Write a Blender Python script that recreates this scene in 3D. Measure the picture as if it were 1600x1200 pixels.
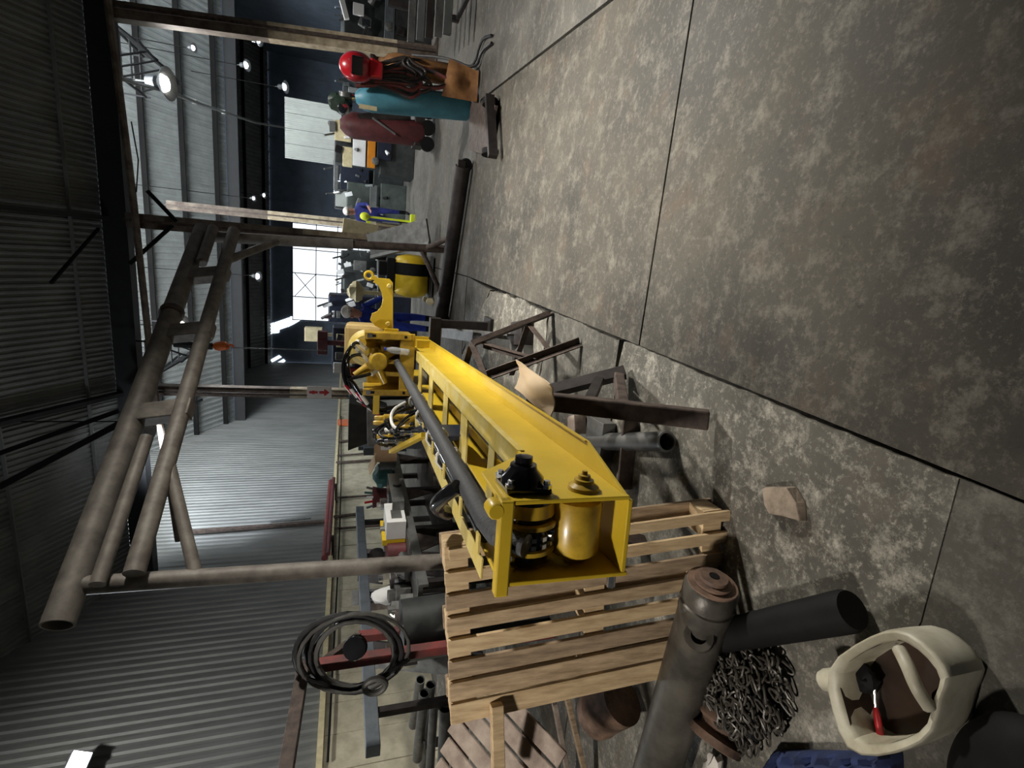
import bpy, bmesh, math, random
from mathutils import Vector, Matrix, Euler
random.seed(7)
for o in list(bpy.data.objects): bpy.data.objects.remove(o)
S = bpy.context.scene
COL = S.collection
V = Vector

# ------------------------------------------------------------------ camera (phone held sideways: the frame is rolled by a quarter turn)
F = 800.0                                    # focal length in pixels of the 1600 wide frame
H = 1.6                                      # eye height
vp = V((-256., -220., F)); nd = V((-(vp.y * 52 + F * F) / vp.x, 52., F))
Dn = nd.normalized(); Yc = vp.normalized(); Zc = -Dn; Xc = Yc.cross(Zc)
CAM = V((0, 0, H))
cd = bpy.data.cameras.new('camera'); cd.sensor_width = 36; cd.sensor_fit = 'HORIZONTAL'; cd.lens = 36 * F / 1600
cd.clip_start = .02; cd.clip_end = 300
co = bpy.data.objects.new('camera', cd); COL.objects.link(co)
right = V((Xc.x, Yc.x, Zc.x)); down = V((Xc.y, Yc.y, Zc.y)); fwd = V((Xc.z, Yc.z, Zc.z))
R3 = Matrix((right, -down, -fwd)).transposed()
co.matrix_world = Matrix.Translation(CAM) @ R3.to_4x4()
S.camera = co

# pixel helpers: the camera ray through an image pixel met with a level, a cross plane or a side plane
def ray(x, y):
    q = V((x - 800., y - 600., F)); return V((q.dot(Xc), q.dot(Yc), q.dot(Zc)))
def pz(x, y, z=0.0):
    q = ray(x, y); return CAM + q * ((z - H) / q.z)
def py(x, y, Y):
    q = ray(x, y); return CAM + q * (Y / q.y)
def px(x, y, X):
    q = ray(x, y); return CAM + q * (X / q.x)

# ------------------------------------------------------------------ world and exposure
W = bpy.data.worlds.new('world'); S.world = W; W.use_nodes = True
bg = W.node_tree.nodes['Background']; bg.inputs[0].default_value = (.86, .93, 1, 1); bg.inputs[1].default_value = 1.6
S.view_settings.view_transform = 'Standard'; S.view_settings.look = 'None'
S.view_settings.gamma = 1; S.view_settings.use_curve_mapping = False
S.view_settings.exposure = 0.0

# unseen lamps, some read off the light, others added as fill: (position, power, colour, radius) - the fixtures themselves are built further down
UNSEEN_LAMPS = [((3.8, 5.4, 3.5), 430, (1, .95, .85), (-4.5, -1.6, -2.4), 78), ((-2.3, -.5, 4.0), 125, (1, .92, .82), (.2, .95, -1), 76), ((1.1, 4.1, 4.9), 430, (1, .96, .88), (-.02, -.02, -1), 68), ((-3.6, 3.2, 6.4), 290, (.98, .97, .93), (-1, .45, -.8), 108), ((2.4, 6.1, 6.2), 300, (1, .96, .9), (.08, .42, -1), 80)]

# ------------------------------------------------------------------ materials
MATS = {}
def mat(name, c1, c2=None, scale=6., rough=.6, metal=0., bump=0., detail=5., emit=0., lo=.35, hi=.65, stretch=None, alpha=None, coat=0., spec=None):
    m = bpy.data.materials.new(name); m.use_nodes = True; nt = m.node_tree; b = nt.nodes['Principled BSDF']
    b.inputs['Roughness'].default_value = rough; b.inputs['Metallic'].default_value = metal
    if spec is not None: b.inputs['Specular IOR Level'].default_value = spec
    if coat: b.inputs['Coat Weight'].default_value = coat; b.inputs['Coat Roughness'].default_value = .12
    if emit:
        b.inputs['Base Color'].default_value = (*c1, 1)
        b.inputs['Emission Color'].default_value = (*c1, 1); b.inputs['Emission Strength'].default_value = emit
        MATS[name] = m; return m
    if c2 is None: c2 = tuple(v * .8 for v in c1)
    tc = nt.nodes.new('ShaderNodeTexCoord'); mp = nt.nodes.new('ShaderNodeMapping')
    if stretch: mp.inputs['Scale'].default_value = stretch
    nt.links.new(tc.outputs['Object'], mp.inputs[0])
    n = nt.nodes.new('ShaderNodeTexNoise'); n.inputs['Scale'].default_value = scale; n.inputs['Detail'].default_value = detail
    n.inputs['Roughness'].default_value = .62
    nt.links.new(mp.outputs[0], n.inputs['Vector'])
    cr = nt.nodes.new('ShaderNodeValToRGB'); cr.color_ramp.elements[0].position = lo; cr.color_ramp.elements[1].position = hi
    cr.color_ramp.elements[0].color = (*c2, 1); cr.color_ramp.elements[1].color = (*c1, 1)
    nt.links.new(n.outputs[0], cr.inputs[0]); nt.links.new(cr.outputs[0], b.inputs['Base Color'])
    if bump:
        bp = nt.nodes.new('ShaderNodeBump'); bp.inputs['Strength'].default_value = bump; bp.inputs['Distance'].default_value = .02
        nt.links.new(n.outputs[0], bp.inputs['Height']); nt.links.new(bp.outputs[0], b.inputs['Normal'])
    if alpha is not None:
        b.inputs['Transmission Weight'].default_value = 1 - alpha; b.inputs['IOR'].default_value = 1.2
    MATS[name] = m; return m

def floor_mat(name, base, dark, light, warm, k):
    """worn workshop concrete: broad oil stains, scuffs, pale chips and rusty brown smears"""
    m = bpy.data.materials.new(name); m.use_nodes = True; nt = m.node_tree; b = nt.nodes['Principled BSDF']
    tc = nt.nodes.new('ShaderNodeTexCoord'); L = nt.links.new
    def noise(sc, det, rgh, st=None, off=0):
        mp = nt.nodes.new('ShaderNodeMapping'); L(tc.outputs['Object'], mp.inputs[0]); mp.inputs['Location'].default_value = (off, off * .7, 0)
        if st: mp.inputs['Scale'].default_value = st
        n = nt.nodes.new('ShaderNodeTexNoise'); n.inputs['Scale'].default_value = sc; n.inputs['Detail'].default_value = det
        n.inputs['Roughness'].default_value = rgh; L(mp.outputs[0], n.inputs['Vector']); return n
    def ramp(n, a, c):
        r = nt.nodes.new('ShaderNodeMapRange'); r.inputs[1].default_value = a; r.inputs[2].default_value = c; L(n.outputs[0], r.inputs[0]); return r
    def mix(f, a, c):
        x = nt.nodes.new('ShaderNodeMix'); x.data_type = 'RGBA'; L(f.outputs[0], x.inputs[0])
        for s, i in ((a, 6), (c, 7)):
            if isinstance(s, tuple): x.inputs[i].default_value = (*s, 1)
            else: L(s.outputs[2], x.inputs[i])
        return x
    n1 = noise(1.1, 6, .6, off=k); c = mix(ramp(n1, .38, .62), dark, base)
    n2 = noise(2.6, 8, .7, off=k + 3); c = mix(ramp(n2, .55, .72), c, warm)
    n3 = noise(7, 10, .8, off=k + 7); c = mix(ramp(n3, .5, .68), c, light)
    n4 = noise(34, 6, .75, off=k + 5); c = mix(ramp(n4, .54, .74), c, light)
    n6 = noise(18, 8, .75, off=k + 15); c = mix(ramp(n6, .56, .72), c, dark)
    n5 = noise(3.2, 7, .65, off=k + 11); c = mix(ramp(n5, .6, .74), c, dark)
    L(c.outputs[2], b.inputs['Base Color'])
    rr = nt.nodes.new('ShaderNodeMapRange'); rr.inputs[1].default_value = .3; rr.inputs[2].default_value = .7; rr.inputs[3].default_value = .55; rr.inputs[4].default_value = .9; b.inputs['Specular IOR Level'].default_value = .3
    L(n1.outputs[0], rr.inputs[0]); L(rr.outputs[0], b.inputs['Roughness'])
    bp = nt.nodes.new('ShaderNodeBump'); bp.inputs['Strength'].default_value = .35; bp.inputs['Distance'].default_value = .01
    L(n3.outputs[0], bp.inputs['Height']); L(bp.outputs[0], b.inputs['Normal'])
    MATS[name] = m

floor_mat('slab_grey', (.080, .073, .060), (.038, .035, .030), (.165, .152, .126), (.095, .070, .052), 1)
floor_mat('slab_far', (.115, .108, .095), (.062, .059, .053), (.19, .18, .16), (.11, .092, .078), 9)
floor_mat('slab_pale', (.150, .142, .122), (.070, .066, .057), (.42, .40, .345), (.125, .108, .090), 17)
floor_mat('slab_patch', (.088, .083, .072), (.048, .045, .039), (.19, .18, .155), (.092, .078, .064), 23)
mat('yellow', (.60, .42, .026), (.52, .355, .018), 3, .42, 0, .04, coat=.15)
mat('yellow_worn', (.60, .50, .20), (.52, .38, .06), 9, .5, 0, .06)
mat('tan_paint', (.50, .36, .15), (.42, .29, .09), 5, .55)
mat('yellow_head', (.50, .33, .03), (.27, .165, .015), 8, .34, 0, .06, coat=.3)
mat('black_gloss', (.006, .006, .008), (.012, .012, .014), 9, .16, .3, .0, coat=.5)
mat('black', (.008, .008, .009), (.004, .004, .004), 9, .7, spec=.2)
mat('rubber', (.02, .02, .022), (.01, .01, .011), 12, .55, 0, .1)
mat('chain_sleeve', (.075, .078, .084), (.035, .036, .04), 60, .55, .3, .4, stretch=(1, 4, 1))
mat('chrome', (.75, .77, .8), (.5, .5, .52), 20, .2, 1.0)
mat('white_band', (.75, .74, .7), (.6, .6, .57), 20, .5)
mat('red', (.48, .012, .02), (.3, .008, .014), 6, .28, 0, 0, coat=.5)
mat('maroon', (.14, .03, .035), (.07, .02, .02), 8, .55)
mat('red_oxide', (.20, .035, .032), (.075, .028, .025), 9, .65, 0, .15)
mat('steel_dark', (.045, .038, .036), (.022, .018, .018), 9, .55, .5, .15)
mat('steel_rust', (.11, .08, .065), (.04, .028, .025), 12, .65, .2, .25)
mat('steel_grey', (.16, .16, .155), (.09, .088, .085), 8, .5, .55, .1)
mat('steel_blue', (.16, .185, .21), (.11, .125, .145), 6, .5, .4, .05)
mat('gantry', (.21, .19, .165), (.115, .10, .088), 7, .6, .1, .15)
mat('column', (.19, .155, .12), (.075, .05, .04), 5, .6, .15, .2)
mat('column_pale', (.55, .47, .33), (.30, .23, .15), 6, .7, 0, .15)
mat('wood', (.50, .37, .23), (.27, .19, .11), 5, .8, 0, .2, stretch=(9, 9, 1.2))
mat('wood_b', (.38, .28, .18), (.19, .135, .085), 5, .8, 0, .2, stretch=(9, 9, 1.2))
mat('wood_c', (.62, .47, .28), (.40, .28, .155), 5, .78, 0, .15, stretch=(9, 9, 1.2))
mat('wood_grey', (.34, .28, .235), (.2, .155, .13), 6, .85, 0, .25, stretch=(2, 2, 2))
mat('cardboard', (.58, .40, .255), (.50, .33, .20), 3, .85)
mat('cardboard_pale', (.66, .52, .36), (.58, .44, .29), 3, .85)
mat('rust_roller', (.24, .15, .105), (.085, .055, .042), 9, .65, .15, .3)
mat('oily_steel', (.11, .10, .085), (.04, .037, .032), 6, .42, .25, .25)
mat('rock', (.32, .26, .20), (.17, .135, .105), 12, .85, 0, .5)
mat('oil_brown', (.05, .03, .02), (.015, .01, .008), 6, .35)
mat('plastic_pale', (.56, .54, .44), (.30, .265, .185), 5, .45, 0, .08)
mat('blue_cloth', (.014, .028, .10), (.008, .014, .045), 12, .9, 0, .3)
mat('overall_blue', (.015, .045, .40), (.008, .02, .19), 8, .85, 0, .2)
mat('overall_navy', (.02, .03, .22), (.012, .016, .1), 8, .85)
mat('skin', (.40, .20, .14), (.34, .16, .11), 8, .6)
mat('cap_white', (.78, .75, .70), (.62, .58, .54), 9, .8)
mat('cyan_cyl', (.075, .27, .36), (.05, .18, .25), 5, .5, 0, .05)
mat('orange_sheet', (.36, .17, .055), (.17, .075, .03), 6, .7, 0, .1)
mat('hose_brown', (.05, .036, .03), (.02, .016, .014), 14, .55)
mat('green_dark', (.025, .05, .035), (.012, .022, .016), 9, .45)
mat('teal', (.03, .12, .11), (.02, .07, .07), 9, .5)
mat('navy_panel', (.02, .026, .048), (.012, .015, .026), 5, .45, .2)
mat('cream', (.66, .58, .36), (.5, .42, .25), 7, .75)
mat('wall_pale', (.56, .51, .38), (.40, .36, .26), 4, .9, 0, .15)
mat('sheet_wall', (.17, .173, .165), (.12, .123, .118), 2.2, .58, .1, .03, stretch=(1, 1, .3))
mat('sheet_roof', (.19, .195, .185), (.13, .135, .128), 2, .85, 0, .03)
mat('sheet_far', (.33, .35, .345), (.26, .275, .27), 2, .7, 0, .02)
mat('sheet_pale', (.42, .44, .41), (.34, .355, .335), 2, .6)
mat('beam_black', (.012, .013, .015), (.008, .008, .009), 5, .7)
mat('purlin', (.009, .008, .008), (.005, .005, .005), 6, .8, 0, spec=.15)
mat('far_wall', (.15, .185, .24), (.11, .135, .175), 1.5, .8)
mat('paper', (.78, .79, .8), (.7, .7, .7), 5, .7)
mat('sign_white', (.80, .72, .66), (.7, .62, .56), 5, .6)
mat('sign_red', (.55, .03, .03), (.45, .02, .02), 5, .6)
mat('yellow_bright', (.72, .52, .02), (.6, .4, .01), 5, .45)
mat('hi_vis', (.62, .72, .03), (.5, .55, .02), 5, .6)
mat('orange', (.65, .24, .015), (.5, .17, .01), 5, .5)
mat('machine', (.045, .05, .05), (.022, .025, .026), 6, .5, .2)
mat('machine_grey', (.13, .14, .135), (.08, .085, .085), 5, .5, .15)
mat('machine_green', (.07, .085, .075), (.04, .05, .045), 5, .5)
mat('bottle', (.8, .85, .9), (.75, .8, .85), 5, .1, 0, 0, alpha=.25)
mat('galv', (.25, .255, .25), (.17, .175, .17), 9, .4, .6, .05)
mat('ground_out', (.55, .53, .5), (.45, .44, .41), 2, .9)
mat('lamp_glow', (1, .96, .86), emit=14)
mat('lamp_far', (.86, .93, 1), emit=18)
mat('lamp_shade', (.30, .31, .32), (.2, .2, .21), 6, .35, .7)
mat('orange_hook', (.75, .16, .02), (.6, .1, .01), 6, .5)
mat('daylight', (.86, .95, 1), emit=2.2)
mat('fill_glow', (.9, .95, .97), emit=10)
mat('weld', (.75, .86, 1), emit=30)

# ------------------------------------------------------------------ mesh kit
def frame(d, up=V((0, 0, 1))):
    d = d.normalized()
    if abs(d.dot(up)) > .97: up = V((1, 0, 0)) if abs(d.x) < .9 else V((0, 1, 0))
    s = d.cross(up).normalized(); u = s.cross(d).normalized(); return d, s, u
class MB:
    def __init__(s): s.v = []; s.f = []
    def add(s, vs, fs):
        n = len(s.v); s.v += [V(p) for p in vs]; s.f += [tuple(i + n for i in f) for f in fs]; return s
    def hexa(s, p): return s.add(p, [(3, 2, 1, 0), (4, 5, 6, 7), (0, 1, 5, 4), (1, 2, 6, 5), (2, 3, 7, 6), (3, 0, 4, 7)])
    def box(s, c, size, R=None):
        c = V(c); x, y, z = [k / 2 for k in size]
        pts = [V(q) for q in ((-x, -y, -z), (x, -y, -z), (x, y, -z), (-x, y, -z), (-x, -y, z), (x, -y, z), (x, y, z), (-x, y, z))]
        if R is not None: pts = [R @ q for q in pts]
        return s.hexa([c + q for q in pts])
    def bar(s, p, q, w, h=None, up=V((0, 0, 1))):
        p, q = V(p), V(q); h = h or w; d, a, u = frame(q - p, V(up)); a = a * w / 2; u = u * h / 2
        return s.hexa([p - a - u, p + a - u, q + a - u, q - a - u, p - a + u, p + a + u, q + a + u, q - a + u])
    def tube(s, p, q, r, n=12, r2=None, cap=True):
        p, q = V(p), V(q); r2 = r if r2 is None else r2; d, a, u = frame(q - p)
        vs = [c + (a * math.cos(t) + u * math.sin(t)) * rr for c, rr in ((p, r), (q, r2)) for t in [2 * math.pi * i / n for i in range(n)]]
        fs = [(i, (i + 1) % n, n + (i + 1) % n, n + i) for i in range(n)]
        if cap: fs += [tuple(range(n))[::-1], tuple(range(n, 2 * n))]
        return s.add(vs, fs)
    def pipe(s, p, q, r, ri, n=16):
        p, q = V(p), V(q); d, a, u = frame(q - p)
        vs = [c + (a * math.cos(t) + u * math.sin(t)) * rr for c, rr in ((p, r), (q, r), (q, ri), (p, ri)) for t in [2 * math.pi * i / n for i in range(n)]]
        return s.add(vs, [(k * n + i, k * n + (i + 1) % n, ((k + 1) % 4) * n + (i + 1) % n, ((k + 1) % 4) * n + i) for k in range(4) for i in range(n)])
    def lathe(s, p, axis, prof, n=20, up=V((0, 0, 1))):
        p = V(p); d, a, u = frame(V(axis), up); vs = []
        for t, r in prof: vs += [p + d * t + (a * math.cos(k) + u * math.sin(k)) * max(r, .0004) for k in [2 * math.pi * i / n for i in range(n)]]
        m = len(prof); fs = [(k * n + i, k * n + (i + 1) % n, (k + 1) * n + (i + 1) % n, (k + 1) * n + i) for k in range(m - 1) for i in range(n)]
        fs += [tuple(range(n))[::-1], tuple(range((m - 1) * n, m * n))]
        return s.add(vs, fs)
    def path(s, pts, r, n=8, closed=False, sub=0):
        pts = [V(p) for p in pts]
        for _ in range(sub):
            q = []
            m = len(pts)
            for i in range(m if closed else m - 1):
                a, b = pts[i], pts[(i + 1) % m]; q += [a * .75 + b * .25, a * .25 + b * .75]
            if not closed: q = [pts[0]] + q + [pts[-1]]
            pts = q
        m = len(pts); vs = []; u = None
        for i in range(m):
            d = ((pts[(i + 1) % m] - pts[i - 1]) if closed or 0 < i < m - 1 else (pts[1] - pts[0] if i == 0 else pts[-1] - pts[-2])).normalized()
            if u is None: d, a, u = frame(d)
            u = (u - d * u.dot(d)); u = u.normalized() if u.length > 1e-5 else frame(d)[2]
            a = d.cross(u)
            vs += [pts[i] + (a * math.cos(t) + u * math.sin(t)) * r for t in [2 * math.pi * k / n for k in range(n)]]
        fs = [(k * n + i, k * n + (i + 1) % n, ((k + 1) % m) * n + (i + 1) % n, ((k + 1) % m) * n + i) for k in range(m if closed else m - 1) for i in range(n)]
        if not closed: fs += [tuple(range(n))[::-1], tuple(range((m - 1) * n, m * n))]
        return s.add(vs, fs)
    def prism(s, poly, off):
        n = len(poly); off = V(off); poly = [V(p) for p in poly]
        return s.add(poly + [p + off for p in poly], [tuple(range(n))[::-1], tuple(range(n, 2 * n))] + [(i, (i + 1) % n, n + (i + 1) % n, n + i) for i in range(n)])
    def blob(s, c, rad, n=14, m=9, jit=0., seed=0, R=None):
        rnd = random.Random(seed); c = V(c); vs = []
        for j in range(m + 1):
            ph = math.pi * j / m
            for i in range(n):
                th = 2 * math.pi * i / n; k = 1 + jit * (rnd.random() - .5) * 2
                q = V((rad[0] * math.sin(ph) * math.cos(th) * k, rad[1] * math.sin(ph) * math.sin(th) * k, rad[2] * math.cos(ph) * k))
                vs.append(c + (R @ q if R is not None else q))
        return s.add(vs, [(j * n + i, (j + 1) * n + i, (j + 1) * n + (i + 1) % n, j * n + (i + 1) % n) for j in range(m) for i in range(n)])
    def build(s, name, m, parent=None, smooth=False, bevel=0., origin=None):
        if parent is not None: o0 = root_loc(parent)
        elif origin is not None: o0 = V(origin)
        else:
            o0 = V(((min(p.x for p in s.v) + max(p.x for p in s.v)) / 2, (min(p.y for p in s.v) + max(p.y for p in s.v)) / 2, min(p.z for p in s.v)))
        me = bpy.data.meshes.new(name); me.from_pydata([tuple(p - o0) for p in s.v], [], s.f)
        bm = bmesh.new(); bm.from_mesh(me); bmesh.ops.recalc_face_normals(bm, faces=bm.faces); bm.to_mesh(me); bm.free()
        me.materials.append(MATS[m] if isinstance(m, str) else m)
        if smooth:
            for p in me.polygons: p.use_smooth = True
            try: me.set_sharp_from_angle(angle=math.radians(42))
            except Exception: pass
        o = bpy.data.objects.new(name, me); COL.objects.link(o)
        if parent is None: o.location = o0
        else: o.parent = parent
        if bevel:
            b = o.modifiers.new('bevel', 'BEVEL'); b.width = bevel; b.segments = 2; b.limit_method = 'ANGLE'
        return o
def root_loc(o):
    p = V((0, 0, 0))
    while o is not None: p = p + o.location; o = o.parent
    return p
def tag(o, label=None, cat=None, group=None, kind=None):
    if label: o['label'] = label
    if cat: o['category'] = cat
    if group: o['group'] = group
    if kind: o['kind'] = kind
    return o
def thing(name, label, cat, loc, group=None):
    o = bpy.data.objects.new(name, None); o.empty_display_size = .1; COL.objects.link(o); o.location = V(loc); return tag(o, label, cat, group)
def struct(name, loc=(0, 0, 0)):
    o = bpy.data.objects.new(name, None); o.empty_display_size = .1; COL.objects.link(o); o.location = V(loc); o['kind'] = 'structure'; return o
def copy_tree(o, parent=None):
    c = o.copy(); COL.objects.link(c); c.parent = parent
    for ch in list(o.children): copy_tree(ch, c)
    return c
def lerp(a, b, t): return V(a) * (1 - t) + V(b) * t

# ================================================================== SETTING
YV, ZV = 11.6, 5.48          # first valley beam of the saw-tooth roof
Y2, Y3 = 22.4, 33.5
XL, XR = -7.5, 9.5
YN = -4.0
TAN = math.tan(math.radians(30))
def roof_z(Y):
    if Y <= YV: return ZV + .42 + (YV - Y) * TAN
    if Y <= Y2: return ZV + .42 + (Y2 - Y) * TAN
    return ZV + .42 + (Y3 - Y) * TAN

# floor: slabs with recessed joints
fl = struct('floor')
MB().box((1, 17, -.14), (17.2, 42, .12)).build('subfloor', 'black', fl)
def slab(poly, m, z=0.0):
    return MB().prism([V((x, y, -.1)) for x, y in poly], (0, 0, .1 + z)).build('floor_slab', m, fl)
def bx(Y): return -.455 + .026 * (Y - .9)                   # long joint beside the boom
g = .0075
YA = 2.55
slab([(bx(YN) + g, YN), (3.0, YN), (3.0, YA - g), (bx(YA) + g, YA - g)], 'slab_grey')
slab([(3.0 + g, YN), (XR, YN), (XR, YA - g), (3.0 + g, YA - g)], 'slab_grey')
slab([(bx(YA) + g, YA + g), (1.62, YA + g), (1.95, 7.2), (bx(7.2) + g, 7.2)], 'slab_grey')
slab([(1.64 + g, YA + g), (6, YA + g), (6, 7.2), (1.97 + g, 7.2)], 'slab_far')
slab([(6 + g, YA + g), (XR, YA + g), (XR, 7.2), (6 + g, 7.2)], 'slab_far')
for a, b in ((7.2 + g, 11.5), (11.5 + g, 17), (17 + g, 24), (24 + g, 37.9)):
    slab([(bx(7.2) + g, a), (4, a), (4, b), (bx(7.2) + g, b)], 'slab_far'); slab([(4 + g, a), (XR, a), (XR, b), (4 + g, b)], 'slab_far')
    slab([(XL, a), (bx(7.2) - g, a), (bx(7.2) - g, b), (XL, b)], 'slab_far')
def ragged(p, q, n, amp, seed):
    rnd = random.Random(seed); p, q = V((*p, 0)), V((*q, 0)); d = (q - p); nn = V((-d.y, d.x, 0)).normalized(); n *= 3
    ph = [rnd.uniform(0, 6.28) for _ in range(6)]; ln = d.length
    def w(t): return sum(math.sin(t * ln * f + ph[i]) / (1 + i * .7) for i, f in enumerate((3, 7, 13, 29, 53, 90))) * .45
    return [tuple((p + d * (i / n) + nn * (amp * w(i / n) if 0 < i < n else 0)).xy) for i in range(n + 1)]
slab([(XL, YN), (bx(YN) - .003, YN), (bx(.86) - .003, .86), (-.9, .84), (-1.4, .9), (XL, .88)], 'slab_patch')  # pale floor ends here; the darker grey also carries the light's fall-off
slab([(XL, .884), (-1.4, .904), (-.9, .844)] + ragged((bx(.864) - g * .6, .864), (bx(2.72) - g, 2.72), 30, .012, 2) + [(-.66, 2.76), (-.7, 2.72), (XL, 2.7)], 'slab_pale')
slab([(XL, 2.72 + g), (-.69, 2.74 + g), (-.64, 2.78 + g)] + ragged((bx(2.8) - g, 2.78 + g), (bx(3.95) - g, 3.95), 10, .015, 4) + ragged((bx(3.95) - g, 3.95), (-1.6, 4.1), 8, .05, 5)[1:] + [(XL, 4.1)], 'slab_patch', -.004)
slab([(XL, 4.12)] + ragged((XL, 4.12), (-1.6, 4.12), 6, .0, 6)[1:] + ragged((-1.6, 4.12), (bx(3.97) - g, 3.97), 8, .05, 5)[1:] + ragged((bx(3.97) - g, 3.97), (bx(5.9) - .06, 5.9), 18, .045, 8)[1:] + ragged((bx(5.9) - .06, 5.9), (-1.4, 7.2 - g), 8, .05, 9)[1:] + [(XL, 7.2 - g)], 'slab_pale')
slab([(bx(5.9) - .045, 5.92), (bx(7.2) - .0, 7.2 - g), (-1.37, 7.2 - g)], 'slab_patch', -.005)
# outside yard behind the far door
MB().box((0, 58, -.12), (60, 40, .1)).build('floor_outside', 'ground_out', None); tag(bpy.data.objects['floor_outside'], kind='structure')

# left wall: pale precast panels below, corrugated sheets above
wl = struct('wall_left', (XL, 0, 0))
ZP = 1.82
def corrugated(mb, p0, du, dv0, dv1, width, pitch, amp, nrm):
    """trapezoid profile across du (unit) over width; runs from p0+dv0 to p0+dv1"""
    n = max(1, int(round(width / pitch))); pt = width / n; prof = []
    for i in range(n): prof += [(i * pt, 0), (i * pt + pt * .3, 0), (i * pt + pt * .45, amp), (i * pt + pt * .82, amp)]
    prof.append((width, 0)); vs = []
    for t, h in prof:
        for dv in (dv0, dv1): vs.append(p0 + du * t + (dv(t) if callable(dv) else dv) + nrm * h)
    mb.add(vs, [(2 * i, 2 * i + 1, 2 * i + 3, 2 * i + 2) for i in range(len(prof) - 1)])
y = YN
while y < 33.4:
    wdt = min(.9, 33.5 - y)
    if True:
        za = ZP + .02
        mb = MB(); corrugated(mb, V((XL, y, 0)), V((0, 1, 0)), V((0, 0, za)), (lambda t, y0=y: V((0, 0, .1 + min(roof_z(y0 + t - .001), roof_z(y0 + t + .001)) - .02))), wdt, .18, .03, V((1, 0, 0)))
        mb.build('wall_sheet', 'sheet_wall', wl)
    y += wdt - .02
for k in range(62):                                    # precast panel strips with recessed joints
    y0 = YN + k * .6
    MB().box((XL - .02, y0 + .295, ZP / 2), (.16 + random.uniform(-.012, .012), .585, ZP - .01)).build('wall_panel', 'wall_pale', wl)
MB().box((XL - .06, 15, ZP / 2), (.12, 38, ZP - .02)).build('wall_core', 'black', wl)
t1 = struct('trim_1', (XL, 0, 0)); MB().box((XL + .06, 14, ZP + .03), (.14, 35, .09)).build('wall_coping', 'cream', t1)
# ceiling: saw-tooth bays of corrugated sheet, purlins below
ce = struct('ceiling')
def bay(ya, yb, pitch, col, ph=.15, pw=.06, pm='purlin'):
    zb, za = ZV + .42, ZV + .42 + (yb - ya) * TAN
    nrm = V((0, math.sin(math.radians(30)), math.cos(math.radians(30))))
    first = None; wsh = 1.0; x = XL
    while x < XR - .01:
        mb = MB(); corrugated(mb, V((0, 0, 0)), V((1, 0, 0)), V((0, 0, 0)), V((0, yb - ya, zb - za)), wsh + .03, pitch, .028, nrm)
        if first is None:
            first = mb.build('roof_sheet', col, ce); o = first
        else:
            o = first.copy(); COL.objects.link(o); o.parent = ce
        o.location = V((x, ya, za)); x += wsh
    n = int((yb - ya) / 1.25)
    for k in range(n):
        yy = yb - .55 - k * 1.25
        MB().box(((XL + XR) / 2, yy, ZV + .42 + (yb - yy) * TAN - ph * .5 - .03), (XR - XL, pw, ph)).build('purlin', pm, ce)
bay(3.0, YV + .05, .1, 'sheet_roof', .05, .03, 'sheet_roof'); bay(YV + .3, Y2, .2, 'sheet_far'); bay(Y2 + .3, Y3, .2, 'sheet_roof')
MB().box(((XL + XR) / 2, -.5, ZV + 5.6), (XR - XL + .2, 7.2, .1)).build('roof_deck', 'sheet_roof', ce)
for n, yv in ((2, YV), (3, Y2)):
    t = struct('trim_%d' % n, (0, yv, ZV))
    MB().box(((XL + XR) / 2, yv + .06, ZV + .19), (XR - XL, .30, .38)).build('valley_beam', 'beam_black', t)
    if n == 3: MB().box(((XL + XR) / 2, yv + .3, ZV + 3.4), (XR - XL, .06, 6)).build('upstand', 'far_wall', t)
MB().box(((XL + XR) / 2, YV + .32, ZV + 3.7), (XR - XL, .05, 5.6)).build('fill_panel', 'fill_glow', bpy.data.objects['trim_2'])  # unseen glowing sheet added to brighten the underside of the far roof
# rafters
for x in (.02, -3.3, 3.9):
    MB().bar((x, YV - .1, ZV + .32), (x, 3.2, ZV + .32 + (YV - 3.3) * TAN), .075, .16).build('rafter', 'beam_black', ce)

# right, near and far walls
wr = struct('wall_right', (XR, 0, 0)); MB().box((XR + .05, 16, 6), (.1, 40, 12.4)).build('wall_skin', 'far_wall', wr)
wq = struct('wall_near', (0, YN, 0)); MB().box((1, YN - .05, 6), (17.2, .1, 12.4)).build('wall_skin', 'far_wall', wq)
wb = struct('wall_back', (0, 33.6, 0))
DX0, DX1, DZ = -4.85, .9, 4.7
MB().box(((XL + DX0) / 2, 33.6, 3.5), (DX0 - XL, .12, 7)).box(((XR + DX1) / 2, 33.6, 3.5), (XR - DX1, .12, 7)).box(((DX0 + DX1) / 2, 33.6, (DZ + 7) / 2), (DX1 - DX0, .12, 7 - DZ)).build('wall_skin', 'far_wall', wb)
for k in range(10):
    if not (DX0 < 1.6 + k * .8 - .4 < DX1): MB().bar((1.2 + k * .82, 33.5, 0), (1.2 + k * .82, 33.5, 6.5), .05).build('wall_rib', 'far_wall', wb)
dr = struct('door_1', (-2, 33.6, 0))
for x in (-4.8, -3.4, -2.0, -.6, .85): MB().bar((x, 33.5, 0), (x, 33.5, DZ), .05).build('door_post', 'purlin', dr)
for z in (1.0, 2.2, 3.4, DZ): MB().bar((DX0, 33.5, z), (DX1, 33.5, z), .045).build('door_rail', 'purlin', dr)
MB().bar((-3.4, 33.48, 3.4), (-2.0, 33.48, 4.6), .04).bar((-2.0, 33.48, 3.4), (-3.4, 33.48, 4.6), .04).build('door_brace', 'purlin', dr)
wn = struct('window_1', (-6, 33.5, 3))
def pane(name, pts, par, Y=33.5): MB().prism([py(x, yy, Y) for x, yy in pts], (0, .03, 0)).build(name, 'daylight', par)
pane('pane', ((404, 529), (402, 512), (428, 504), (426, 521)), wn); pane('pane', ((427, 521), (429, 504), (452, 496), (449, 511), (437, 515), (436, 520)), wn)
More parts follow.
